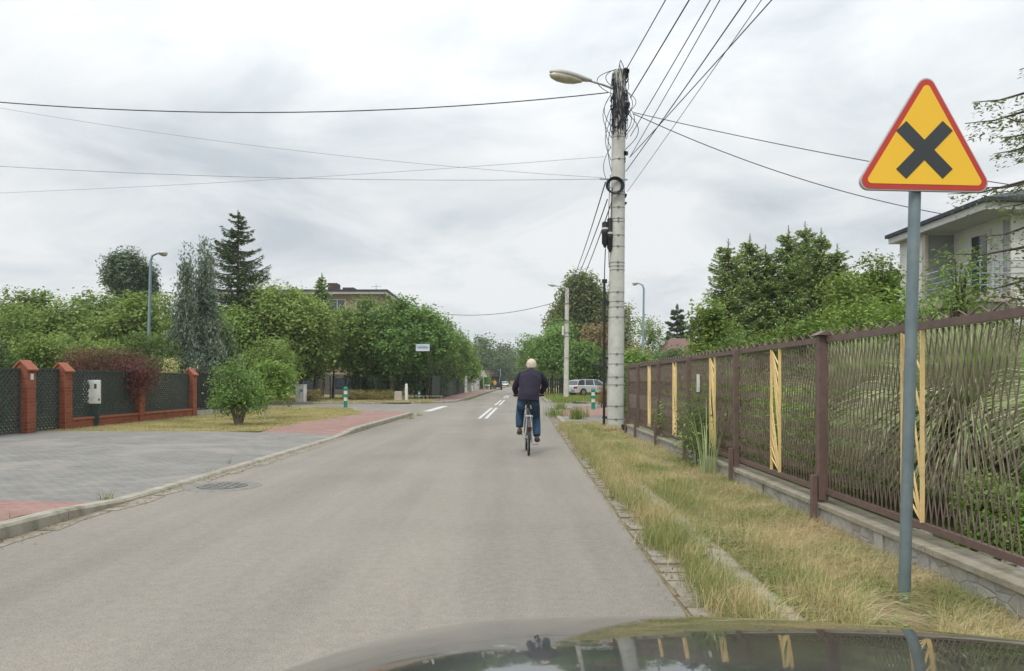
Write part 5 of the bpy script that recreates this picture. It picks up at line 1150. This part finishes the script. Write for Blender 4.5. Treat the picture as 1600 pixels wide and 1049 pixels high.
hedge('tangled green creeper right of the end of the brown fence', PX(985,22), PX(1003,22), 22.6, 1.7, 5000, 'fresh', .4, .06, .08)
# right of the road
TB('tall chestnut tree behind the slender concrete pole', 904, 84, 428, 44, .40, 46000, 'chestnut', 1.6, aspect=.5, droop=.5, k=9, seed=9, shell=.6, per=40, spread=1.7)
TB('chestnut tree with browning leaves behind the thick concrete pole', 940, 83, 446, 32, .38, 26000, 'chestnut', 1.6, aspect=.5, droop=.5, k=8, seed=19, shell=.6, per=40, spread=1.7)
TB('chestnut branches browning low beside the black conduit', 934, 78, 506, 19, .34, 11000, 'chestnut_brown', 1.0, aspect=.5, droop=.7, seed=29)
TB('small chestnut crown right of the thick concrete pole', 968, 86, 476, 20, .38, 7000, 'chestnut', 2.0, aspect=.5, droop=.5, seed=39)
g = 'young maples along the right roadside'
TB('round green maple with thin paired trunks by the road', 862, 72, 512, 34, .26, 11000, 'fresh', 2.2, group=g)
TB('maple just left of the slender concrete pole lamp arm', 878, 80, 498, 26, .28, 9000, 'fresh', 2.0, group=g)
TB('green maple farthest along the right roadside', 842, 98, 528, 26, .32, 8000, 'fresh', 1.2, group=g)
TB('dark green maple behind the silver parked car', 905, 70, 535, 24, .26, 8000, 'fresh', 1.6, group=g)
TB('small maple right behind the roof of the silver car', 928, 72, 545, 18, .26, 5000, 'deep', 1.0, group=g)
TB('sparse grey-green birch under the right street lamp', 1012, 62, 497, 24, .20, 3600, 'mid', 1.5, per=14)
TB('brownish bare-looking tree behind the light green hedge bush', 1000, 56, 538, 20, .20, 3800, 'brownhedge', 1.0, per=16)
TB('dull green low tree in front of the red roof', 1060, 42, 545, 42, .16, 10000, 'far', .5)
TB('grey-green low tree left of the big spruces', 1030, 50, 552, 24, .18, 6000, 'far', .5)
spruce('dark pine behind the red roofed house', None, PX(1058,75), 75, .1, PZ(476,75), 26*75/F, 3, 7000, 'conifer_far', 51, whorl=.8, nb=8, leaf=.5, p=.6, droop=.05, upturn=.3, hang=.15, wid=.4)
spruce('dark blue-green pine just left of the big spruces', None, PX(1082,70), 70, .1, PZ(498,70), 22*70/F, 3, 6000, 'conifer_far', 52, whorl=.8, nb=8, leaf=.45, p=.6, droop=.05, upturn=.3, hang=.15, wid=.4)
g = 'dense spruces behind the brown fence'
for k_, (px, D, pyt, hw, lab) in enumerate(((1138,25.0,373,50,'leftmost spruce of the dense clump behind the brown fence'),(1172,26.2,365,46,'second spruce from the left in the dense clump'),(1196,25.6,382,42,'third spruce from the left, lower than its neighbours'),
    (1232,25.0,352,44,'tallest spruce tip in the middle of the dense clump'),(1258,26.5,346,44,'spruce with the highest leader, right half of the clump'),(1283,25.4,356,44,'spruce second from the right of the dense clump'),(1308,24.6,380,40,'brownish spruce at the right end of the dense clump'))):
    spruce(lab, g, PX(px,D), D, .17, PZ(pyt,D)-.17, hw*D/F*1.25, .5, 26000, 'spruce_right', 60+k_, whorl=.17, nb=10, leaf=.115, p=.55, droop=.10, upturn=.30, hang=.22, wid=.36, leader=.34)
TB('small leafy bush closing the foot of the leftmost spruce', 1108, 22, 470, 26, .12, 8000, 'mid', .3)
TB('leafy garden tree with feathery shoots left of the house', 1372, 18.5, 402, 52, .10, 12000, 'mid', 1.2, per=18, name='broadleaf_tree')
TB('leafy bush with pale shoots right of the spruces', 1330, 17.5, 430, 44, .10, 10000, 'yellowish', .8, per=18)
spruce('small dark pine beside the far corner of the house', None, PX(1392,33), 33, .1, PZ(408,33), 34*33/F, 2, 5000, 'conifer_far', 71, whorl=.5, nb=8, leaf=.25, p=.5, droop=.05, upturn=.3, hang=.1, wid=.4)
g = 'garden bushes growing behind the brown fence'
for k_, (px, D, pyt, hw, n, m, lab) in enumerate(((1108,17.5,545,30,5000,'mid','low bush behind the far end of the brown fence'),(1150,15.5,520,34,6500,'deep','dark bush behind the white plaque on the fence'),
   (1196,14.0,512,38,7500,'mid','leafy bush behind the third yellow strip from the right'),(1248,12.6,500,46,8500,'mid','big leafy bush left of the capped fence post'),(1300,12.2,480,50,8500,'light','fresh leafy bush behind the capped fence post'),
   (1352,11.4,470,52,8500,'mid','leafy bush rising above the fence left of the sign pole'),(1402,10.5,452,46,8000,'light','leafy bush with long shoots directly behind the sign pole'))):
    TB(lab, px, D, pyt, hw, .085, n, m, .15, group=g, z=.17, name='garden_bush', cat='bush', per=18, spread=2.1, aspect=.42)
TB('light leafed sapling in front of the balcony', 1498, 12.5, 395, 30, .10, 1500, 'light', 1.3, z=.17, per=10, spread=2.4, aspect=.4, name='sapling', k=7)
TB('slim sapling with few leaves beside the house pier', 1450, 13.0, 420, 22, .10, 900, 'light', 1.3, z=.17, per=8, spread=2.4, aspect=.4, name='sapling', k=6)
TB('leafy bush under the balcony behind the fence', 1545, 11.5, 470, 46, .09, 5000, 'mid', .3, z=.17, name='garden_bush', cat='bush', per=16, aspect=.42)
spruce('sparse drooping spruce at the right edge before the house', None, PX(1668,11.0), 11.0, .17, 7.0, 1.85, .7, 17000, 'larch', 81, whorl=.46, nb=7, leaf=.075, p=.40, droop=.30, upturn=.22, hang=.45, wid=.42, leader=.5)
# low planting seen through the bars
rs = np.random.default_rng(12); gm = thing('shrub_border', 'mixed low green border seen through the bars of the brown fence', 'shrub border', (3.6, 9, .17), None)
lb = []
for i in range(46):
    Y = 3.0 + i*.34; lb.append((FX(Y)+rs.uniform(.5,1.4)-3.6, Y-9, rs.uniform(.25,.75), rs.uniform(.3,.5), rs.uniform(.3,.5), rs.uniform(.3,.65)))
fastmesh('foliage', lobe_foliage([l for l in lb if l[1]+9 > 7.2], 42000, .075, rs, per=18, spread=2.2, aspect=.4), 4, LF['light'], gm)
fastmesh('foliage', lobe_foliage([(l[0]+.5,l[1],l[2]*.7,l[3],l[4],l[5]*.7) for l in lb if l[1]+9 <= 7.2], 9000, .05, rs, per=18, spread=2.2, aspect=.5), 4, LF['yellowish'], gm)
bd = hedge('tall dark boundary hedge at the back of the right garden', 7.5, 13.0, 14.6, 2.1, 12000, 'deep', .7, .17, .11)
# garden stones and mulch behind the near wall
st_ = MB(); rng = random.Random(8)
for i in range(16): Y = rng.uniform(3.2,5.6); st_.ell((FX(Y)+rng.uniform(.18,.5), Y, .19), (rng.uniform(.04,.10), rng.uniform(.05,.11), rng.uniform(.03,.07)), 8, 6)
structure(tag(st_.build('garden_stones', M['stone'], smooth=True)), 'stuff')
# ornamental grass
def fountain(label, X, Y, z, n, h, spread_, wd, seed, m='reed', cat='ornamental grass', name='ornamental_grass', drop=.95, out=1.0):
    rg_ = np.random.default_rng(seed); o = thing(name, label, cat, (X, Y, z)); a = rg_.uniform(0, 6.28, n); r0 = rg_.uniform(0, .16, n)
    pts = np.stack([np.cos(a)*r0, np.sin(a)*r0, np.zeros(n)], -1); az_ = a + rg_.normal(size=n)*.5; hh = h*rg_.uniform(.5,1.15,n); out_ = spread_*rg_.uniform(.2,1.1,n)
    d = np.stack([np.cos(az_), np.sin(az_), np.zeros(n)], -1); rl = rg_.uniform(-1.2,1.2,n)[:,None]; s = np.stack([-np.sin(az_), np.cos(az_), np.zeros(n)], -1)*np.cos(rl) + (np.array([0,0,1.0]) + d*.5)*np.sin(rl)*.8; cur = []; segs = 8
    for i in range(segs+1):
        f = i/segs; p = pts + d*(out_*hh*f**1.6)[:,None] + np.array([0,0,1.0])*(hh*(1.35*f - drop*f**2.6*np.clip(out_*1.2,0.3,1.2)))[:,None]; p[:,2] = np.maximum(p[:,2], .01); p[:,0] = np.where(p[:,2] < 1.5, np.maximum(p[:,0], FX(Y)-X+.03+.05*rg_.uniform(0,1,n)), p[:,0]) if X > FX(Y) and drop != 0 else p[:,0]; ww = wd*(1-f**2.2)+.001
        cur.append((p - s*ww/2, p + s*ww/2))
    blade_mesh('leaves', cur, M[m], o); return o
fountain('huge arching ornamental grass clump behind the fence right of the sign', 3.85, 6.25, .17, 7500, 1.52, .75, .021, 1, drop=1.15, out=1.0)
fountain('ornamental grass clump filling the right edge behind the fence', 4.3, 5.0, .17, 6000, 1.52, .65, .022, 6, drop=1.15, out=.9)
fountain('grass clump with arching leaves behind the capped fence post', 3.75, 7.9, .17, 2600, 1.45, .50, .020, 3)
o = TB('low yellow-green flowering shrub behind the bars at the right edge', 1555, 4.75, 745, 60, .035, 5000, 'light', .0, z=.17, name='garden_bush', cat='bush', per=14, spread=2.0, k=8, trunk_r=.01)
fountain('bright green grass fountain topping the brown fence near the plaque', PX(1140,10.6), 10.6, .17, 500, 1.55, .85, .020, 4, 'weed')
fountain('tall grey-green reed growing outside the fence near the plaque', FX(9.7)-.22, 9.75, .05, 26, .95, .35, .022, 5)
TB('scrubby green weed bush against the wall under the white plaque', 1088, 10.6, 618, 18, .05, 1500, 'deep', .0, z=.04, name='weed_bush', cat='weeds', per=14, aspect=.35, trunk_r=.008, k=5)
# far trees closing the road
protos = [TB('tall far broadleaf tree closing the road, left of centre', 748, 215, 527, 24, .75, 7000, 'far', 1.0, k=12, seed=101), TB('tall far broadleaf tree closing the road, in the middle', 775, 225, 538, 24, .75, 7000, 'far', 1.0, k=12, seed=102)]
for px, D, sc_, lab in ((800,240,.82,'lower far tree above the small white car'),(826,235,.78,'far tree just left of the cyclist head line'),(722,170,.75,'far tree behind the yellow-green roadside tree'),(845,190,.80,'far tree behind the roadside maples'),(700,190,.85,'far tree showing over the board fence')):
    dup(protos[int(px) % 2], (PX(px,D), D, .1), px*.3, sc_, lab, 'far trees closing the road')
for p_ in protos: p_['group'] = 'far trees closing the road'
TB('small yellow flowering bush left of the far tractor', 745.5, 120, 577, 6, .3, 900, 'gold', .8); TB('small dark red bush left of the far tractor', 760, 133, 582, 7, .3, 1500, 'red', .2); TB('green bush between the two far triangular signs', 750, 118, 584, 12, .3, 2500, 'fresh', .2)
# distant wood, a mass no one could count
rs = np.random.default_rng(9); lb = []
for i in range(90):
    X = -330 + i*7.4 + rs.uniform(-3,3); D = 300 + rs.uniform(0,25)
    if abs(X-5) < 16 and False: continue
    lb.append((X, D, rs.uniform(3,7), rs.uniform(5,8), 5, rs.uniform(6,10)))
tag(fastmesh('distant_wood', lobe_foliage(lb, 60000, 1.3, rs, per=40, spread=2.0), 4, LF['far']), 'distant band of trees on the horizon', 'woodland', kind='stuff')
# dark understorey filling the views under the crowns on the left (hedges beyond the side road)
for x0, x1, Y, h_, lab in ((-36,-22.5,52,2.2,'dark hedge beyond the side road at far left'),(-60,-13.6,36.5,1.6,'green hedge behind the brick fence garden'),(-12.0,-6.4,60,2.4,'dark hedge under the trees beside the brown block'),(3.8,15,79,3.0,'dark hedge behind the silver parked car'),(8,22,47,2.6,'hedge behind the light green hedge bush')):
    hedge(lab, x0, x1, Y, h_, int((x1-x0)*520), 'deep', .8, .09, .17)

# ================================================================ GRASS
rs = np.random.default_rng(21)
def scatter(n, Y0, Y1, fl, fr, pw=1.0):
    Y = Y0 + (Y1-Y0)*rs.uniform(0,1,n)**pw; u = rs.uniform(0,1,n); a = np.array([fl(y) for y in Y]); b = np.array([fr(y) for y in Y]); return np.stack([a+(b-a)*u, Y, np.zeros(n)], -1), u
def zv(P): return .045 + .02*np.sin(P[:,0]*5+P[:,1]*1.3)*np.sin(P[:,1]*2.1)
P, u = scatter(105000, 2.2, 21.3, lambda y: XR(y)+.56, lambda y: FX(y)-.06, 1.5); P[:,2] = zv(P)-.005
h = (.045+.085*np.exp(-((u-.22)/.25)**2))*rs.uniform(.5,1.6,len(P)) ; pat = np.sin(P[:,0]*4.1+1)*np.sin(P[:,1]*1.7+.5); h *= 1+.35*pat
h *= np.where((np.abs(P[:,0]-.53*P[:,1]) < .20) & (P[:,1] < 4.35), .22, 1.0);
tall = rs.uniform(0,1,len(P)) < .03; h[tall] *= 1.7; h *= np.where(P[:,1] < 6.0, .48+.08*(P[:,1]-2), .82)*np.where(u > .55, .60, 1)*np.where(P[:,1] > 14, .7, 1)*np.where((u > .4) & (P[:,1] < 5.2), .6, 1)
q_ = u + .12*np.sin(P[:,1]*1.9) + rs.normal(size=len(P))*.10 < .52
for sel, m_ in ((q_, 'grass_green'), (~q_, 'grass')): structure(blade_mesh('grass', blades(P[sel], h[sel], .0042+.00036*P[sel][:,1], rs, .75), M[m_]), 'stuff')
# creeping straw litter lying flat near the fence
P, u = scatter(40000, 2.4, 15, lambda y: XR(y)+.7, lambda y: FX(y)-.06, 1.4); P[:,2] = zv(P)+.008
P = P[~((np.abs(P[:,0]-.53*P[:,1]) < .17) & (P[:,1] < 4.35))]
structure(blade_mesh('dry_grass', blades(P, rs.uniform(.07,.17,len(P)), .0038, rs, 2.6), M['grass']), 'stuff')
# tufts growing in the gutter between blocks and kerb
Pc = []; 
for i in range(620):
    Y = 3.0 + 19*rs.uniform()**1.25; c = np.array([XR(Y)+(.30+rs.normal()*.085 if i % 3 else .48+rs.normal()*.08), Y, .0 if i % 3 else .05]); k = rs.integers(25,90)
    if i % 3 == 0 and (Y < 6.2 or (Y < 9 and rs.uniform() < .8)): continue
    Pc.append(c + rs.normal(size=(k,3))*np.array([.045,.13,0]))
P = np.concatenate(Pc); P[:,2] = .0
structure(blade_mesh('kerb_grass', blades(P, rs.uniform(.06,.24,len(P)), .005, rs, .6), M['grass']), 'stuff')
# rough grass round the pole and the driveway corner
P, u = scatter(9000, 19.0, 21.7, lambda y: XR(y)+.5, lambda y: FX(y)-.1); P[:,2] = .05
structure(blade_mesh('rough_grass', blades(P, rs.uniform(.04,.17,len(P)), .009, rs, .6), M['grass']), 'stuff')
Pc = []
for (px, py, k, s_) in ((901,655,500,.10),(868,650,260,.18),(876,640,260,.16),(915,652,60,.1)):
    c = np.array(G(px,py,.06)); Pc.append(c + rs.normal(size=(k,3))*np.array([s_,s_*2,0]))
P = np.concatenate(Pc); P[:,2] = .06; structure(blade_mesh('weeds', blades(P, rs.uniform(.15,.55,len(P)), .011, rs, .4), M['weed']), 'stuff')
# broad-leaved weeds and dead leaves
k = 130; Y = 3.2 + 17*rs.uniform(0,1,k)**1.4; c = np.stack([np.array([XR(y) for y in Y]) + rs.uniform(.15,1.25,k), Y, np.full(k,.05)], -1); c[:,2] = np.where(c[:,0]-np.array([XR(y) for y in Y]) < .43, .01, .07)
idx = np.repeat(np.arange(k), 26); P = c[idx] + np.clip(rs.normal(size=(len(idx),3)),-1.6,1.6)*np.array([.045,.05,.022]); P[:,2] = np.abs(P[:,2])
structure(fastmesh('weeds', leaves(P, np.array([0,0,1.0]) + rs.normal(size=(len(P),3))*.45, rs.uniform(.02,.05,len(P)), rs.uniform(.012,.024,len(P)), rs), 4, LF['fresh']), 'stuff')
k = 2600; Y = 2.6 + 18*rs.uniform(0,1,k)**1.5; P = np.stack([np.array([XR(y) for y in Y]) + rs.gamma(1.6, .22, k) - .06, Y, np.full(k, .016)], -1); P[:,2] += np.where(P[:,0]-np.array([XR(y) for y in Y]) > .42, .05, 0)
k2 = 900; Y2 = 4.5 + 24*rs.uniform(0,1,k2)**1.3; P2 = np.stack([np.array([XL(y) for y in Y2]) + rs.gamma(1.2, .07, k2), Y2, np.full(k2, .010)], -1); P = np.concatenate([P, P2])
structure(fastmesh('dead_leaves', leaves(P, np.array([0,0,1.0]) + rs.normal(size=(len(P),3))*.35, rs.uniform(.012,.045,len(P)), rs.uniform(.006,.022,len(P)), rs), 4, LF['chestnut_brown']), 'stuff')
# lawn on the left
P, u = scatter(60000, 17.85, 34.6, lambda y: -11.3, lambda y: lawn_r(y)-.03, 1.15); P[:,2] = .118
structure(blade_mesh('lawn_grass', blades(P, rs.uniform(.02,.06,len(P)), .012, rs, .8), M['lawngrass']), 'stuff')
# weeds along the left kerb
Pc = []
for (px, py, k, s_) in ((12,832,26,.035),(20,826,20,.03),(165,787,40,.05),(330,742,10,.03),(358,728,8,.03),(590,664,60,.14),(600,660,60,.16),(575,668,30,.12),(640,655,60,.16),(655,650,60,.16)):
    c = np.array(G(px,py,.0)); Pc.append(c + rs.normal(size=(k,3))*np.array([s_*.5,s_,0]))
P = np.concatenate(Pc); structure(blade_mesh('kerb_weeds', blades(P, rs.uniform(.05,.22,len(P)), .008, rs, .5), M['weed']), 'stuff')
# verge beyond the crossing
P, u = scatter(16000, 44.8, 75, lambda y: XR(y)+.9, lambda y: XR(y)+9, 1.3); P[:,2] = .08
structure(blade_mesh('far_grass', blades(P, rs.uniform(.06,.22,len(P)), .03, rs, .6), M['weed']), 'stuff')
P, u = scatter(16000, 44.3, 51, lambda y: -19, lambda y: -4.9, 1.2); P[:,2] = .09
structure(blade_mesh('far_grass', blades(P, rs.uniform(.04,.14,len(P)), .03, rs, .6), M['lawngrass']), 'stuff')

# ================================================================ OWN CAR BONNET
hc = thing('car', 'dark glossy car bonnet filling the bottom of the view', 'car', (.24, 1.0, 0), absolute=True)
m, t, p, o = newmat('car_paint'); p.inputs['Base Color'].default_value = (.006,.010,.010,1); p.inputs['Metallic'].default_value = .0; p.inputs['Roughness'].default_value = .30
p.inputs['Coat Weight'].default_value = 1; p.inputs['Coat Roughness'].default_value = .03; p.inputs['Coat IOR'].default_value = 1.55
M['car_paint'] = m
cxh = .24
def hood_z(X, Y):
    u = (X-cxh); a = abs(u)
    z = 1.018 - .10*u*u - .35*max(0, -u-.25)**2 - .25*max(0, a-.70)**2
    z += .12*(.75-Y) if Y < .75 else -.144*(Y-.75) - .1365*(Y-.75)**2 - .9*max(0, Y-1.46)**2
    return z
def yfront(X): a = abs(X-cxh); return 1.62 - .22*(a/.86)**2.2
vs = []; nx_, ny_ = 44, 26
for j in range(ny_+1):
    for i in range(nx_+1):
        X = cxh - .86 + 1.72*i/nx_; Y = .55 + (yfront(X)-.55)*j/ny_; vs.append((X, Y, hood_z(X, Y)))
hb = MB().add(vs, [(j*(nx_+1)+i, j*(nx_+1)+i+1, (j+1)*(nx_+1)+i+1, (j+1)*(nx_+1)+i) for j in range(ny_) for i in range(nx_)]).build('bonnet', M['car_paint'], hc, smooth=True, sharp=180)
b = MB(); vs = []; n = 24
for i in range(n+1):
    X = cxh-.86+1.72*i/n; Y = yfront(X); z = hood_z(X,Y); vs += [(X,Y,z-.004),(X+(X-cxh)*.03,Y+.06,z-.08),(X+(X-cxh)*.04,Y+.09,z-.35),(X+(X-cxh)*.03,Y+.04,.28)]
b.add(vs, [(i*4+j,i*4+j+1,i*4+4+j+1,i*4+4+j) for i in range(n) for j in range(3)]); b.build('front_bumper', M['car_paint'], hc, smooth=True)
for s_ in (-1,1):
    b = MB(); vs = []
    for i in range(13):
        Y = .55 + (yfront(cxh+s_*.86)-.55)*i/12; X = cxh+s_*.86; z = hood_z(X,Y); vs += [(X,Y,z-.004),(X+s_*.045,Y,z-.06),(X+s_*.06,Y,z-.22),(X+s_*.05,Y,.30)]
    b.add(vs, [(i*4+j,i*4+j+1,i*4+4+j+1,i*4+4+j) for i in range(12) for j in range(3)]); b.build('wing', M['car_paint'], hc, smooth=True)
    w_ = MB().tube([(cxh+s_*.68,.95,.31),(cxh+s_*.86,.95,.31)], .31, 24).build('wheel', M['rubber'], hc, smooth=True)

# ================================================================ AIR
m, t, p, o = newmat('haze'); t.nodes.remove(p); pv = t.nodes.new('ShaderNodeVolumePrincipled'); pv.inputs['Color'].default_value = (.90,.94,.97,1); pv.inputs['Density'].default_value = .0005; pv.inputs['Anisotropy'].default_value = .2
t.links.new(pv.outputs[0], o.inputs['Volume']); structure(MB().box(-420, 420, -60, 420, -1.2, 45).build('haze', m), 'stuff')
for o in bpy.data.objects:
    if 'abs' in o: del o['abs']
